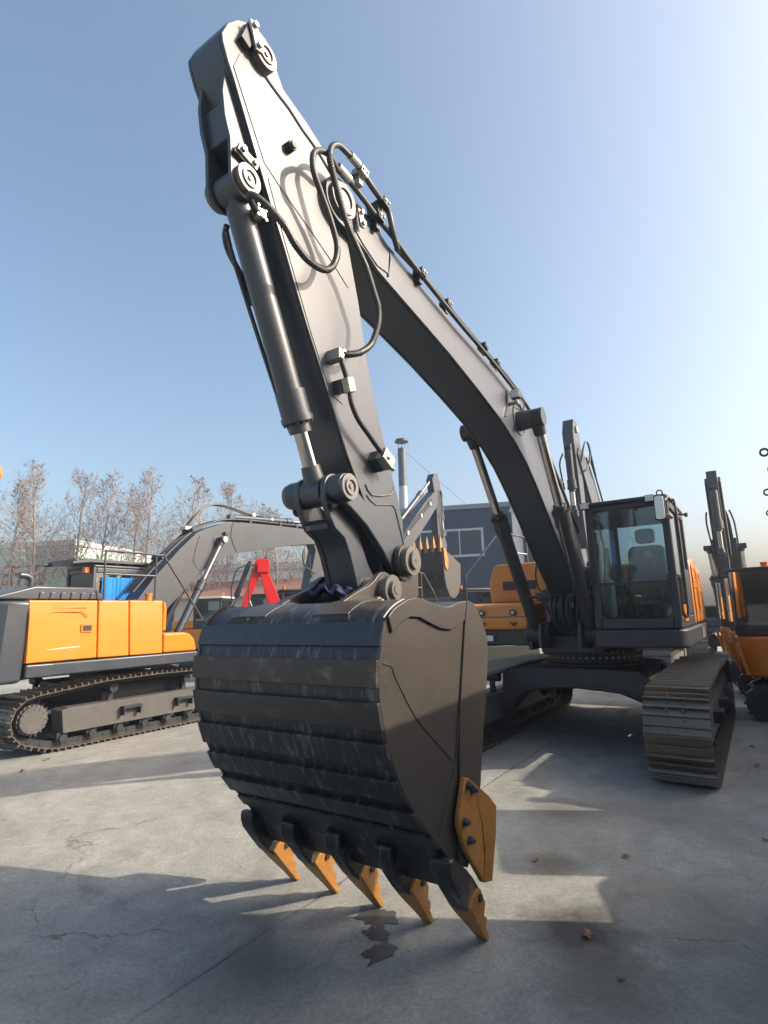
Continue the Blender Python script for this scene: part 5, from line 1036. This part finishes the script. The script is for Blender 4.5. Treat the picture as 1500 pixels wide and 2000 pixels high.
# ------------------------------------------------------------------ compact excavators on the right
def mini(name, label, loc, rz, group):
    """local: x = along yard v, y = along yard u; faces +x"""
    T = thing(name, label, 'compact excavator', loc, rz, group)
    # tracks along x : build with track() then rotate verts
    for k, yc in enumerate((.20, 1.25)):
        mb = MB(); H = .52; P = []
        path = arc(2.55, .26, .26, -90, 90, 10)+arc(.30, .26, .26, 90, 270, 10)
        n = len(path)
        pts = [Vector((a, 0, b)) for a, b in path]; pts.append(pts[0])
        inner_ = [(a if .3 < a < 2.55 else a, b) for a, b in path]
        mb.prism([(a, b) for a, b in path], yc-.17, yc+.17, 'y')
        L0 = [0]
        for i in range(n): L0.append(L0[-1]+(pts[i+1]-pts[i]).length)
        tot = L0[-1]; m_ = 44
        for j in range(m_):
            s = tot*j/m_
            for i in range(n):
                if L0[i+1] >= s: break
            t = (pts[i+1]-pts[i]).normalized(); c = pts[i].lerp(pts[i+1], (s-L0[i])/max(1e-9, L0[i+1]-L0[i])); nn = Vector((t.z, 0, -t.x))
            sg = .08 if j % 2 else -.08
            mb.obox(c+nn*.012+Vector((0, yc+sg, 0)), t*.022, (0, .10, 0), nn*.020)
        tr = mb.build('rubber_track', RUBBER, T)
        mb = MB()
        for i in range(5): mb.cyl((.62+.40*i, yc-.185, .12), (.62+.40*i, yc+.185, .12), .06, n=12)
        mb.cyl((.30, yc-.18, .26), (.30, yc+.18, .26), .17, n=20); mb.cyl((2.55, yc-.18, .26), (2.55, yc+.18, .26), .15, n=20); mb.box(.5, 2.35, yc-.178, yc+.178, .2, .34)
        mb.build('roller_frame', BLACK, tr)
    mb = MB(); mb.box(.6, 2.3, .42, 1.05, .25, .50); mb.cyl((1.35, .72, .50), (1.35, .72, .62), .35, n=24); mb.build('carbody', BLACK, T)
    # blade at the rear
    body = [(p[0], p[1]) for p in arc(.32, .30, .32, 180, 270, 8)]+[(2.3, -.02), (2.3, 1.45), (.32, 1.45)]+[(p[0], p[1]) for p in arc(.32, 1.13, .32, 90, 180, 8)][1:]
    mb = MB(); mb.prism(body, .66, 1.28, 'z'); mb.map(lambda p: (p.x+(.05 if p.z < .9 and p.x < .3 else 0), p.y+(.04 if p.z < .9 and p.y < .3 else 0), p.z)); bo = mb.build('lower_body', ORANGE, T, bevel=.04, seg=3)
    mb = MB(); mb.prism([(.42, .86), (.50, 1.19), (1.25, 1.19), (1.25, .95), (1.0, .86), (.75, .82)], -.026, -.0205, 'y'); mb.map(lambda p: (p.x, p.y+.04*(1.28-p.z)/.62, p.z)); mb.build('grille', mat('brown_mesh', (.20, .10, .04), .6, var=.5, scale=50, bump=1.0, bscale=180), bo)
    for (a, b) in ((.10, .10), (-.01, .5)):
        mb = MB(); mb.obox((a-.02, b, .93), (.03, 0, 0), (0, .025, 0), (.05, .0, -.25)); mb.build('corner_post', ORANGE, bo, bevel=.012)
    
    up = [(p[0]+.04, p[1]+.02) for p in body]
    mb = MB(); mb.prism([(max(.03, a), min(1.42, max(0, b))) for a, b in body], 1.285, 1.46, 'z'); sk = mb.build('cab_skirt', BLACK, T, bevel=.02)
    gl = [(max(.04, a), min(1.40, max(.01, b))) for a, b in body[:10]]
    # glazing wraps the rounded corner
    mb = MB(); nn = len(gl); mb.add([(a, b, z) for z in (1.46, 2.30) for a, b in gl], [(i, i+1, i+1+nn, i+nn) for i in range(nn-1)]); mb.build('cab_glass', GLASSK, T, angle=60)
    mb = MB(); mb.add([(a, b, z) for z in (1.46, 2.30) for a, b in ((.04, .32), (.04, 1.3))], [(0, 1, 3, 2)]); mb.build('cab_glass', GLASSK, T)
    mb = MB(); mb.box(.62, .78, .0, .06, 1.46, 2.30); mb.box(2.0, 2.1, .0, .06, 1.46, 2.30); mb.box(.03, .09, 1.28, 1.38, 1.46, 2.3); mb.box(.02, .05, .30, .33, 1.46, 2.3); mb.build('pillar', BLACK, T, bevel=.01)
    mb = MB(); mb.prism([(a-.01, b-.01) for a, b in body], 2.30, 2.36, 'z'); mb.build('cab_roof', BLACK, T, bevel=.02)
    mb = MB(); mb.cyl((.55, .35, 2.36), (.55, .35, 2.42), .05, n=16); mb.cyl((.55, .35, 2.42), (.55, .35, 2.45), .055, n=16); mb.build('beacon', BEACON, T)
    mb = MB(); mb.prism([(.95, 2.36), (1.3, 2.36), (1.22, 2.5), (1.05, 2.56)], .3, .7, 'y'); mb.cyl((1.35, .4, 2.36), (1.35, .4, 2.62), .08, n=14); mb.cyl((1.35, .4, 2.62), (1.35, .4, 2.68), .05, n=14); mb.box(1.25, 1.6, .3, .7, 2.36, 2.46); mb.build('roof_equipment', FRAME, T, bevel=.01)
    mb = MB(); P = [(.85+.05*k, .14+.03*(k % 2)) for k in range(12)]
    mb.add([(a+.10*(z < 1.9)*(i/12), b, z) for z in (1.6, 1.9, 2.26) for i, (a, b) in enumerate(P)], [(r*12+i, r*12+i+1, (r+1)*12+i+1, (r+1)*12+i) for r in range(2) for i in range(11)]); mb.build('plastic_cover', PLASTIC, T)
    mb = MB(); mb.prism([(.9, 1.3), (1.35, 1.3), (1.35, 1.55), (1.05, 1.55), (.98, 2.05), (.88, 2.05)], .5, .95, 'y'); mb.build('seat', SEAT, T, bevel=.03)
    mb = MB(); mb.box(.12, .16, .25, .45, 1.5, 2.2); mb.build('orange_reflection', ORANGE, T)  # orange strip inside the glass, imitates a reflection of the big machine
    # raised boom and folded arm, link ends pointing back over the cab
    mb = MB(); mb.prism([(2.3, .8), (2.6, .8), (3.1, 2.2), (3.0, 3.9), (2.8, 4.35), (2.6, 4.3), (2.75, 3.8), (2.8, 2.3)], .62, .86, 'y'); bb = mb.build('boom', DARK, T, bevel=.01)
    mb = MB(); mb.prism([(2.85, 4.40), (2.7, 4.55), (2.0, 4.30), (1.1, 3.95), (1.05, 3.80), (1.15, 3.74), (2.1, 4.0), (2.7, 4.2)], .66, .82, 'y'); ar = mb.build('arm', DARK, T, bevel=.01)
    return T, ar
GM = 'compact excavators in the right-hand row'
mini_specs = [(7.45, 1.79, 'nearest compact orange and black excavator of the right-hand row, cut by the picture edge'),
              (9.75, 1.62, 'second compact orange excavator of the right-hand row, just behind the nearest one'),
              (12.1, 1.35, 'third and farthest compact orange excavator visible in the right-hand row')]
MN, ar = mini('compact_excavator', mini_specs[0][2], Y(7.45, 1.79), -AZ, GM)
mb = MB(); 
ar.location = (.08, 0, .42)
mb.ring((.72, .74, 3.93), (0, 1, 0), .075, .045, .05, 24); mb.box(.79, 1.12, .72, .76, 3.90, 3.96); mb.ring((.80, .74, 3.62), (0, 1, 0), .075, .045, .05, 24); mb.tube([(.98, .74, 3.92), (.98, .74, 3.75), (.87, .74, 3.64)], .012, 8, 3); mb.build('link_ring', BLACK, ar)
for k, (u_, v_, lb) in enumerate(mini_specs[1:]):
    d_ = dup(MN, Y(u_, v_), -AZ, lb, GM)
    for c in kids(d_):
        if c.name.startswith('arm'): c.location = ((.28, 0, .10), (.60, 0, -.02))[k]
        if c.name.startswith('boom'): c.location = ((.5, 0, 0), (.98, 0, 0))[k]

# ------------------------------------------------------------------ red excavator, other small machines behind the bucket
RU, RV = 7.6, -8.9
def simple_machine(name, label, cat, loc, rz, body, roof, boomc=None, scale=1.0, arms=True):
    T = thing(name, label, cat, loc, rz)
    for yc in (-.75, .75):
        mb = MB(); mb.prism(arc(-1.1, .3, .3, 90, 270, 8)+arc(1.1, .3, .3, -90, 90, 8), yc-.2, yc+.2, 'y'); tr = mb.build('rubber_track', RUBBER, T, bevel=.02)
        mb = MB()
        for i in range(6): mb.cyl((-.9+.36*i, yc-.21, .16), (-.9+.36*i, yc+.21, .16), .08, n=10)
        mb.build('roller', BLACK, tr)
    mb = MB(); mb.prism(rrect(-1.2, 1.05, -.95, .95, .35), .68, 1.42, 'z'); mb.build('body', body, T, bevel=.06)
    mb = MB(); mb.prism(rrect(-1.15, -.15, -.93, .93, .3), 1.43, 1.75, 'z'); mb.build('engine_hood', body, T, bevel=.06)
    x0, x1, y0, y1 = -.15, 1.0, -.92, .12
    mb = MB()
    for x in (x0, x1-.08):
        for y in (y0, y1-.08): mb.box(x, x+.08, y, y+.08, 1.43, 2.48)
    mb.box(x0+.081, x1-.081, y0+.001, y0+.06, 1.43, 1.75); mb.box(x0, x1, y0, y1, 2.482, 2.56); cbb = mb.build('cab', BLACK, T, bevel=.015)
    mb = MB(); mb.prism(rrect(x0-.05, x1+.08, y0-.04, y1+.04, .08), 2.563, 2.63, 'z'); mb.build('cab_roof', roof, cbb, bevel=.02)
    mb = MB(); mb.box(x0+.08, x1-.08, y0+.03, y0+.036, 1.75, 2.48); mb.box(x1-.04, x1-.034, y0+.08, y1-.08, 1.5, 2.48); mb.box(x0+.03, x0+.036, y0+.08, y1-.08, 1.8, 2.48); mb.build('cab_window', GLASS, cbb)
    mb = MB(); mb.box(.1, .5, -.6, -.2, 1.43, 1.65); mb.box(.05, .15, -.6, -.2, 1.65, 2.15); mb.build('seat', SEAT, cbb, bevel=.03)
    mb = MB(); mb.cyl((.85, -.5, 2.63), (.85, -.5, 2.76), .05, n=14); mb.build('beacon', BEACON, cbb)
    if boomc:
        m_ = boomc
        mb = MB(); mb.prism([(.6, .9), (.8, .85), (1.22, 1.6), (1.52, 2.6), (1.70, 3.25), (1.62, 3.42), (1.5, 3.42), (1.44, 3.25), (1.18, 2.6), (.80, 1.7)], -.16, .16, 'y'); bb = mb.build('boom', m_, T, bevel=.012)
        mb = MB(); mb.prism([(1.55, 3.3), (1.5, 3.5), (1.62, 3.62), (1.80, 3.52), (2.10, 2.5), (2.38, 1.35), (2.30, 1.27), (2.22, 1.32), (1.93, 2.4)], -.10, .10, 'y'); aa = mb.build('arm', m_, T, bevel=.012)
        for s_ in (-1, 1):
            mb = MB(); mb.box(1.4, 1.75, s_*.17, s_*.20, 3.15, 3.55); mb.build('fork_plate', m_, bb, bevel=.01)
        cylinder(T, (1.98, 0, 3.45), (2.62, 0, 1.7), .07, .04, .55, name='bucket_cylinder', m_barrel=BLACK, ax=(0, 1, 0), eye=.06)
        cylinder(T, (1.45, 0, 1.0), (2.0, 0, 2.4), .07, .04, .55, name='boom_cylinder', m_barrel=BLACK, ax=(0, 1, 0), eye=.06)
        mb = MB(); mb.tube([(1.5, .15, 3.6), (1.9, .2, 3.2), (2.0, .2, 2.4), (1.9, .2, 1.6)], .018, 8, 3); mb.tube([(1.7, -.15, 3.4), (2.3, -.25, 3.3), (2.5, -.25, 2.6), (2.4, -.2, 2.2)], .018, 8, 3); mb.build('hose', RUBBER, bb)
        mb = MB(); mb.prism([(2.4, 1.35), (2.65, 1.35), (2.85, .9), (2.7, .45), (2.3, .35), (2.05, .6), (2.3, .8)], -.3, .3, 'y'); mb.build('bucket', BUCKET, T, bevel=.012)
    return T
simple_machine('compact_excavator', 'small excavator with a bright red raised boom and arm behind the big bucket', 'compact excavator', (-2.3, 17.6, 0), R(197), BLACK, BLACK, RED)
simple_machine('compact_excavator', 'small black-and-orange excavator with a white cab roof and orange beacon left of the red boom', 'compact excavator', (-7.15, 22.5, 0), R(-10), ORANGE, WHITE)
simple_machine('compact_excavator', 'small dark machine whose black cab roof shows just right of the red boom', 'compact excavator', (-4.6, 21.0, 0), R(-15), BLACK, BLACK)
simple_machine('compact_excavator', 'small grey-cabbed excavator in front of the blue shed, beside the big orange fuel tank', 'compact excavator', (3.75, 20.6, 0), R(-160), ORANGE, FRAME)
# unseen machine added right of the frame as a shade caster
simple_machine('compact_excavator', 'unseen small dark excavator added past the right edge to cast ground shade', 'compact excavator', (4.85, 4.0, 0), R(84), BLACK, BLACK)
CT = thing('shade_container', 'unseen grey container added on the right to shade the bucket and near concrete', 'container', Y(-1.75, 4.02), -AZ)  # unseen box added to throw shade over bucket and foreground
ctm = mat('container_paint', (.50, .54, .58), .5, var=.15)
mb = MB(); mb.box(-1.2, 1.2, -3.0, 3.0, .12, 2.86)
for k in range(30):
    for sx in (-1, 1): mb.box(min(sx*1.198, sx*1.225), max(sx*1.198, sx*1.225), -2.9+.195*k, -2.8+.195*k, .2, 2.75)
mb.build('wall', ctm, CT)
for sx in (-1, 1):
    for sy in (-1, 1):
        mb = MB(); mb.box(sx*1.22-.06, sx*1.22+.06, sy*3.0-.06, sy*3.0+.06, 0, 2.90); mb.build('corner_post', ctm, CT, bevel=.01)
CT2 = thing('shade_container', 'unseen short grey container added on the right to shade the concrete by the big track', 'container', Y(5.9, 5.25), -AZ)  # another unseen box, added to shade the concrete farther back
mb = MB(); mb.box(-1.2, 1.2, -1.5, 1.5, .12, 2.86)
for k in range(15):
    for sx in (-1, 1): mb.box(min(sx*1.198, sx*1.225), max(sx*1.198, sx*1.225), -1.42+.195*k, -1.32+.195*k, .2, 2.75)
mb.build('wall', ctm, CT2)
for sx in (-1, 1):
    for sy in (-1, 1):
        mb = MB(); mb.box(sx*1.22-.06, sx*1.22+.06, sy*1.5-.06, sy*1.5+.06, 0, 2.90); mb.build('corner_post', ctm, CT2, bevel=.01)
# ------------------------------------------------------------------ yellow arm end that pokes in at the left edge
T = thing('loader', 'round yellow end of a raised machine arm poking in at the far left edge', 'loader', (-9.3, 11.5, 0))
mb = MB(); mb.prism([(-2.4, 0.0), (-2.0, 0.0), (-1.0, 3.9), (-.6, 4.45)]+arc(-.42, 4.60, .23, -60, 120, 8)+[(-1.2, 4.2), (-1.4, 3.9)], -.15, .15, 'y'); a_ = mb.build('arm', ORANGE, T, bevel=.01)
mb = MB(); mb.cyl((-.42, -.17, 4.60), (-.42, .17, 4.60), .16, n=24); mb.build('pin_boss', ORANGE, a_)
T.location = (-7.02, 10.0, 0)

# ------------------------------------------------------------------ buildings
def corr(name, c1, m2=.5):
    m = bpy.data.materials.new(name); m.use_nodes = True; n = m.node_tree; L = n.links; b = n.nodes['Principled BSDF']
    tc = n.nodes.new('ShaderNodeTexCoord'); wv = n.nodes.new('ShaderNodeTexWave'); wv.wave_type = 'BANDS'; wv.bands_direction = 'X'; wv.inputs['Scale'].default_value = 2.2; wv.wave_profile = 'SAW'
    L.new(tc.outputs['Object'], wv.inputs[0])
    nz = n.nodes.new('ShaderNodeTexNoise'); nz.inputs['Scale'].default_value = 1.2; nz.inputs['Detail'].default_value = 7
    mp = n.nodes.new('ShaderNodeMapping'); mp.inputs['Scale'].default_value = (4, 1, .4); L.new(tc.outputs['Object'], mp.inputs[0]); L.new(mp.outputs[0], nz.inputs[0])
    mx = n.nodes.new('ShaderNodeMix'); mx.data_type = 'RGBA'; c = Vector(c1); mx.inputs[6].default_value = (*(c*.65), 1); mx.inputs[7].default_value = (*(c*1.3), 1)
    L.new(nz.outputs[0], mx.inputs[0]); L.new(mx.outputs[2], b.inputs['Base Color']); b.inputs['Roughness'].default_value = .5
    bp = n.nodes.new('ShaderNodeBump'); bp.inputs['Strength'].default_value = .5; bp.inputs['Distance'].default_value = .03; L.new(wv.outputs[1], bp.inputs['Height']); L.new(bp.outputs[0], b.inputs['Normal'])
    return m
BA = R(-12)
SHED = thing('shed', 'large dark blue corrugated metal shed with a long window band behind the machines', 'building', (1.2, 30.6, 0), BA)
mb = MB(); mb.box(-.4, 5.75, 0, 14, 0, 7.35); mb.build('wall', corr('blue_sheet_metal', (.018, .035, .075)), SHED)
mb = MB(); mb.box(-.5, 5.85, -.08, 14.1, 7.352, 7.60); mb.build('roof_edge', mat('shed_trim', (.16, .2, .26), .5), SHED)
wf = mat('window_frame_paint', (.35, .40, .45), .5)
mb = MB(); mb.box(-.3, 4.1, -.05, -.003, 4.85, 6.15); wn = mb.build('window', mat('dull_pane', (.028, .042, .06), .35), SHED)
mb = MB(); mb.box(-.4, 4.25, -.09, -.052, 6.15, 6.27); mb.box(-.4, 4.25, -.09, -.052, 4.72, 4.85); mb.box(4.12, 4.25, -.09, -.052, 4.851, 6.149)
for x in (.8, 1.9, 2.95): mb.box(x-.03, x+.03, -.07, -.052, 4.851, 6.149)
mb.build('frame', wf, wn)
WB = thing('building', 'pale white building standing against the right end of the blue shed', 'building', (6.88, 29.45, 0), BA)
mb = MB(); mb.box(0, 5, 0, 10, 0, 7.0); mb.build('wall', mat('pale_render', (.62, .62, .60), .8, bump=.1), WB)
for x in (.5, 1.3, 2.6):
    mb = MB(); mb.box(x, x+.5, -.03, -.003, 3.6, 6.2); w_ = mb.build('window', mat('dull_pane', (.045, .065, .08), .25), WB)
    mb = MB(); mb.box(x-.05, x+.0, -.06, -.031, 3.55, 6.25); mb.box(x+.5, x+.55, -.06, -.031, 3.55, 6.25); mb.build('frame', wf, w_)
mb = MB(); mb.box(-.1, 5.1, -.1, 10.1, 7.002, 7.2); mb.build('roof_edge', wf, WB)
# chimney
CH = thing('chimney', 'tall metal flue pipe with a flat rain cap and guy wires beside the blue shed', 'chimney', (1.17, 32.0, 0))
duct = mat('galvanised_duct', (.42, .45, .48), .4, .5, bump=.0)
mb = MB(); mb.cyl((0, 0, 9.2), (0, 0, 11.55), .25, n=24); mb.build('flue', mat('sooty_steel', (.10, .11, .13), .5, .4, var=.4, scale=3), CH)
mb = MB(); mb.cyl((0, 0, 0), (0, 0, 9.2), .25, n=24)
for k in range(40): mb.ring((0, 0, 5.2+.1*k), (0, 0, 1), .268, .245, .03, 20)
mb.build('spiral_duct', duct, CH)
mb = MB(); mb.cyl((0, 0, 11.95), (0, 0, 12.1), .42, .36, n=28); mb.cyl((0, 0, 12.1), (0, 0, 12.14), .2, n=16)
mb.build('rain_cap', BLACK, CH)
mb = MB()
for k in range(4): mb.cyl((.2*math.cos(k*1.57), .2*math.sin(k*1.57), 11.5), (.2*math.cos(k*1.57), .2*math.sin(k*1.57), 12.0), .015, n=6)
mb.build('cap_stay', BLACK, CH)
mb = MB(); mb.tube([(.25, 0, 11.3), (4.0, 0, 7.7)], .010, 5); mb.tube([(-.25, 0, 11.3), (-1.5, 0, 7.2), (-3, 0, 0)], .010, 5); mb.tube([(0, .25, 11.3), (0, 5, 7.4)], .01, 5); mb.build('guy_wire', FRAME, CH)
# green building on the left with red characters
GB = thing('building', 'long pale green building with red lettering behind the bare trees on the left', 'building', (-29.5, 38.5, 0), R(-8))
mb = MB(); mb.box(-14, 8.5, 0, 10, 0, 7.0); mb.build('wall', mat('pale_green_render', (.50, .64, .58), .8, var=.06, scale=1), GB)
mb = MB(); mb.box(-14.2, 8.6, -.15, 10.1, 7.002, 7.35); mb.build('roof_edge', WHITE, GB)
redm = mat('red_sign_paint', (.42, .05, .05), .6)
def glyph(mb, x, z, s, seed):
    r = random.Random(seed); q = lambda a, b, c_, d: mb.box(x+min(a, c_)*s, x+max(a, c_)*s, -.06, -.003, z+min(b, d)*s, z+max(b, d)*s)
    q(0, .9, 1, 1.0); q(.45, 0, .55, .9); q(.1, .5, .9, .6); q(0, 0, .1, .5); q(.9, 0, 1, .5); q(.1, .0, .44, .1)
    if seed % 2: q(.2, .2, .8, .3); q(.56, 0, .9, .1)
for k, x in enumerate((-2.3, -.6, 3.2, 5.0)):
    mb = MB(); glyph(mb, x, 4.4, 1.35, k); mb.build('red_character', redm, GB)
for x in (-11, -8.4, -5.8, 1.5, 6.9):
    mb = MB(); mb.box(x, x+1.3, -.05, -.003, 1.2, 3.0); mb.build('window', mat('dull_pane', (.045, .065, .08), .25), GB)
# low brown-roofed building
LB_ = thing('building', 'low beige building with a rust-brown roof behind the red boom', 'building', (-10.5, 33.5, 0), R(-10))
mb = MB(); mb.box(-5.5, 9.5, 0, 8, 0, 3.0); mb.build('wall', mat('beige_render', (.42, .39, .33), .85, var=.15), LB_)
mb = MB(); mb.prism([(-.4, 3.002), (8.4, 3.002), (4.2, 4.3)], -5.8, 9.8); mb.build('roof', mat('brown_roof', (.20, .105, .08), .85, var=.4, scale=8), LB_)
for x in (-3.5, -.5, 3.0, 6.5):
    mb = MB(); mb.box(x, x+1.1, -.05, -.003, 1.1, 2.3); mb.build('window', mat('dull_pane', (.045, .065, .08), .25), LB_)
FB = thing('building', 'distant grey-white factory block with a ribbed upper wall behind the trees', 'building', (-16.5, 60, 0), R(-6))
mb = MB(); mb.box(-14, 14, 0, 12, 0, 7.6); mb.build('wall', mat('grey_white_render', (.44, .46, .48), .8, var=.05), FB)
for z in (3.2, 4.4, 5.6, 6.8):
    mb = MB(); mb.box(-13.5, 13.5, -.06, -.003, z-.12, z+.12); mb.build('window_band', mat('blue_grey_band', (.2, .25, .3), .5), FB)
mb = MB(); mb.box(-14.1, 14.1, -.1, 12.1, 7.602, 7.95); mb.build('roof_edge', WHITE, FB)

# ------------------------------------------------------------------ trees
def tree_meshes(seed, H):
    r = random.Random(seed); tb = MB(); cb_ = MB(); tips_ = []
    def branch(p, d, L_, rad, lev):
        n = 6 if lev == 0 else (4 if lev == 1 else 3); pts = [p.copy()]; q = p.copy(); dd = d.copy()
        for i in range(n):
            dd = (dd+Vector((r.uniform(-1, 1), r.uniform(-1, 1), r.uniform(-.2, .5)))*(.05 if lev == 0 else .16)+Vector((0, 0, .10 if lev else 0))).normalized()
            q = q+dd*(L_/n); pts.append(q.copy())
        rs = [rad*(1-.85*i/n) for i in range(n+1)]
        (tb if lev < 2 else cb_).tube(pts, rs, 6 if lev == 0 else (4 if lev == 1 else 3))
        tips_.append((q, lev))
        if lev == 0: cnt = 30
        elif lev == 1: cnt = 12
        elif lev == 2: cnt = 5
        else: cnt = 0
        for k in range(cnt):
            t = (.14 if lev == 0 else .2)+(.86 if lev == 0 else .78)*((k+.5)/cnt)
            t = min(.99, t+r.uniform(-.03, .03)); i = min(n-1, int(t*n)); bp = pts[i].lerp(pts[i+1], t*n-i); ax = (pts[i+1]-pts[i]).normalized()
            a = r.uniform(0, 6.28)+k*2.4; side = ax.orthogonal().normalized(); side = (Matrix.Rotation(a, 3, ax) @ side)
            up = .80 if lev == 0 else .55
            nd = (ax*up+side*(.62 if lev == 0 else .75)).normalized()
            if lev == 0: l2 = H*(.40*(1-t)**.7+.07)*r.uniform(.75, 1.15)
            else: l2 = L_*(.50*(1-t)+.16)*r.uniform(.7, 1.2)
            branch(bp, nd, l2, max(.011, rad*(.34 if lev == 0 else .42)*(1-.6*t)), lev+1)
        if lev >= 2:
            for k in range(3):
                if r.random() < .06:
                    c = pts[r.randint(1, n)]+Vector((r.uniform(-.12, .12), r.uniform(-.12, .12), r.uniform(-.15, .05))); s_ = r.uniform(.035, .085)
                    a = Vector((r.uniform(-1, 1), r.uniform(-1, 1), r.uniform(-1, 1))).normalized(); b = a.orthogonal().normalized()
                    lf.add([c-a*s_, c+b*s_*.7, c+a*s_, c-b*s_*.7], [(0, 1, 2, 3)])
    lf = MB()
    branch(Vector((0, 0, 0)), Vector((0, 0, 1)), H, .13, 0)
    return tb, cb_, lf
def make_tree(seed, H, label, loc, rz):
    tb, cb_, lf = tree_meshes(seed, H)
    T = thing('bare_tree', label, 'tree', loc, rz, 'bare winter trees behind the yard')
    t_ = tb.build('trunk', BARK, T, angle=80)
    c_ = cb_.build('crown', BARK, T, angle=80); lf.build('dry_leaves', LEAF, c_)
    return T
TL = [(-24.6, 36.0, 1.00, 'first bare tree from the left edge, thin and upright beside the green building'),
      (-22.2, 35.0, 1.12, 'tallest bare tree on the left, in front of the green building'),
      (-20.3, 36.2, 1.04, 'bare tree with wide low forks just right of the tallest one'),
      (-18.4, 35.6, 1.0, 'upright bare tree behind the cab roof guard of the left excavator'),
      (-16.4, 35.8, .86, 'shorter bare tree between two taller ones on the left'),
      (-15.1, 34.6, .98, 'free-standing pointed bare tree above the handrail of the left excavator'),
      (-11.6, 35.2, .95, 'slim bare tree rising over the kink of the left boom'),
      (-10.9, 38.0, .98, 'thin pale bare tree just right of the slim one over the left boom'),
      (-8.3, 36.8, .80, 'bare tree behind the red boom with reddish leaves'),
      (-6.9, 35.6, .76, 'bare tree with many dry leaves right of the red boom'),
      (-5.4, 36.6, .80, 'bare tree close beside the lower end of the big arm'),
      (-13.4, 40.0, .70, 'small faint bare tree far back between the left trees')]
base = [make_tree(21, 11.0, TL[1][3], (TL[1][0], TL[1][1], 0), 0), make_tree(33, 11.0, TL[2][3], (TL[2][0], TL[2][1], 0), 1.0), make_tree(47, 11.0, TL[5][3], (TL[5][0], TL[5][1], 0), 2.0)]
base[0].scale = (1.05,)*3; base[1].scale = (1.04,)*3; base[2].scale = (.98,)*3
rt = random.Random(9)
for i, (x, y, s_, lb) in enumerate(TL):
    if i in (1, 2, 5): continue
    d_ = dup(base[i % 3], (x, y, 0), rt.uniform(0, 6.28), lb, 'bare winter trees behind the yard'); d_.scale = (s_, s_, s_)

# ------------------------------------------------------------------ air
hz_ = bpy.data.materials.new('haze_air'); hz_.use_nodes = True; n = hz_.node_tree; n.nodes.clear()
pv = n.nodes.new('ShaderNodeVolumePrincipled'); pv.inputs['Color'].default_value = (.74, .86, 1.0, 1); pv.inputs['Density'].default_value = 0.0018; pv.inputs['Anisotropy'].default_value = .2
no_ = n.nodes.new('ShaderNodeOutputMaterial'); n.links.new(pv.outputs[0], no_.inputs['Volume'])
mb = MB(); mb.box(-70, 60, -12, 90, -1, 15); tag(mb.build('haze', hz_), kind='stuff')
# ------------------------------------------------------------------ fallen leaves
LM2 = mat('fallen_leaf', (.22, .12, .07), .8, var=.4, scale=30)
LM3 = mat('pale_fallen_leaf', (.50, .42, .30), .8, var=.3, scale=30)
def leaf_mesh(seed, s):
    r = random.Random(seed); mb = MB(); n = 18; vs = []
    for i in range(n):
        a = 2*math.pi*i/n; k = s*(1+.45*(1 if i % 2 else -.5)*r.uniform(.4, 1)); vs.append((k*math.cos(a), k*.7*math.sin(a), .006+.02*abs(math.sin(a*1.5+seed))*s/.04))
    vs.append((0, 0, .010)); mb.add(vs, [(i, (i+1) % n, n) for i in range(n)]); return mb
lv_ = [(1.45, 1.16, .035, 0, 'reddish curled leaf lying alone on the shaded concrete right of the bucket'), (.30, 1.18, .05, 0, 'torn brown leaf on the dark stain near the right-hand tooth'), (.01, 1.41, .022, 0, 'small dark leaf at the lower right of the concrete'),
       (1.08, .63, .03, 0, 'dark dry leaf on the lit patch beside the yellow side cutter'), (2.28, 2.01, .03, 0, 'brown leaf at the right edge of the concrete'), (5.85, -.48, .06, 1, 'pale dry leaf scrap under the big excavator, left'), (6.11, .07, .10, 1, 'long pale leaf scrap under the middle of the big excavator'),
       (7.38, .0, .10, 1, 'bright pale leaf under the big excavator beside its track'), (.83, -5.92, .05, 0, 'brown leaf by the rear of the left excavator track'), (.40, -5.6, .045, 0, 'flat brown leaf at the far left on the sunny concrete'), (4.6, 1.95, .05, 0, 'brown leaf just right of the big front track'), (5.6, 1.9, .04, 0, 'small brown leaf farther back right of the big front track')]
for i, (u_, v_, s_, k_, lb) in enumerate(lv_):
    o = leaf_mesh(i, s_*.75).build('fallen_leaf', (LM2, LM3)[k_], loc=Y(u_, v_, .001)); o.rotation_euler = (0, 0, i*1.3); tag(o, lb, 'leaf', 'dry leaves on the concrete')
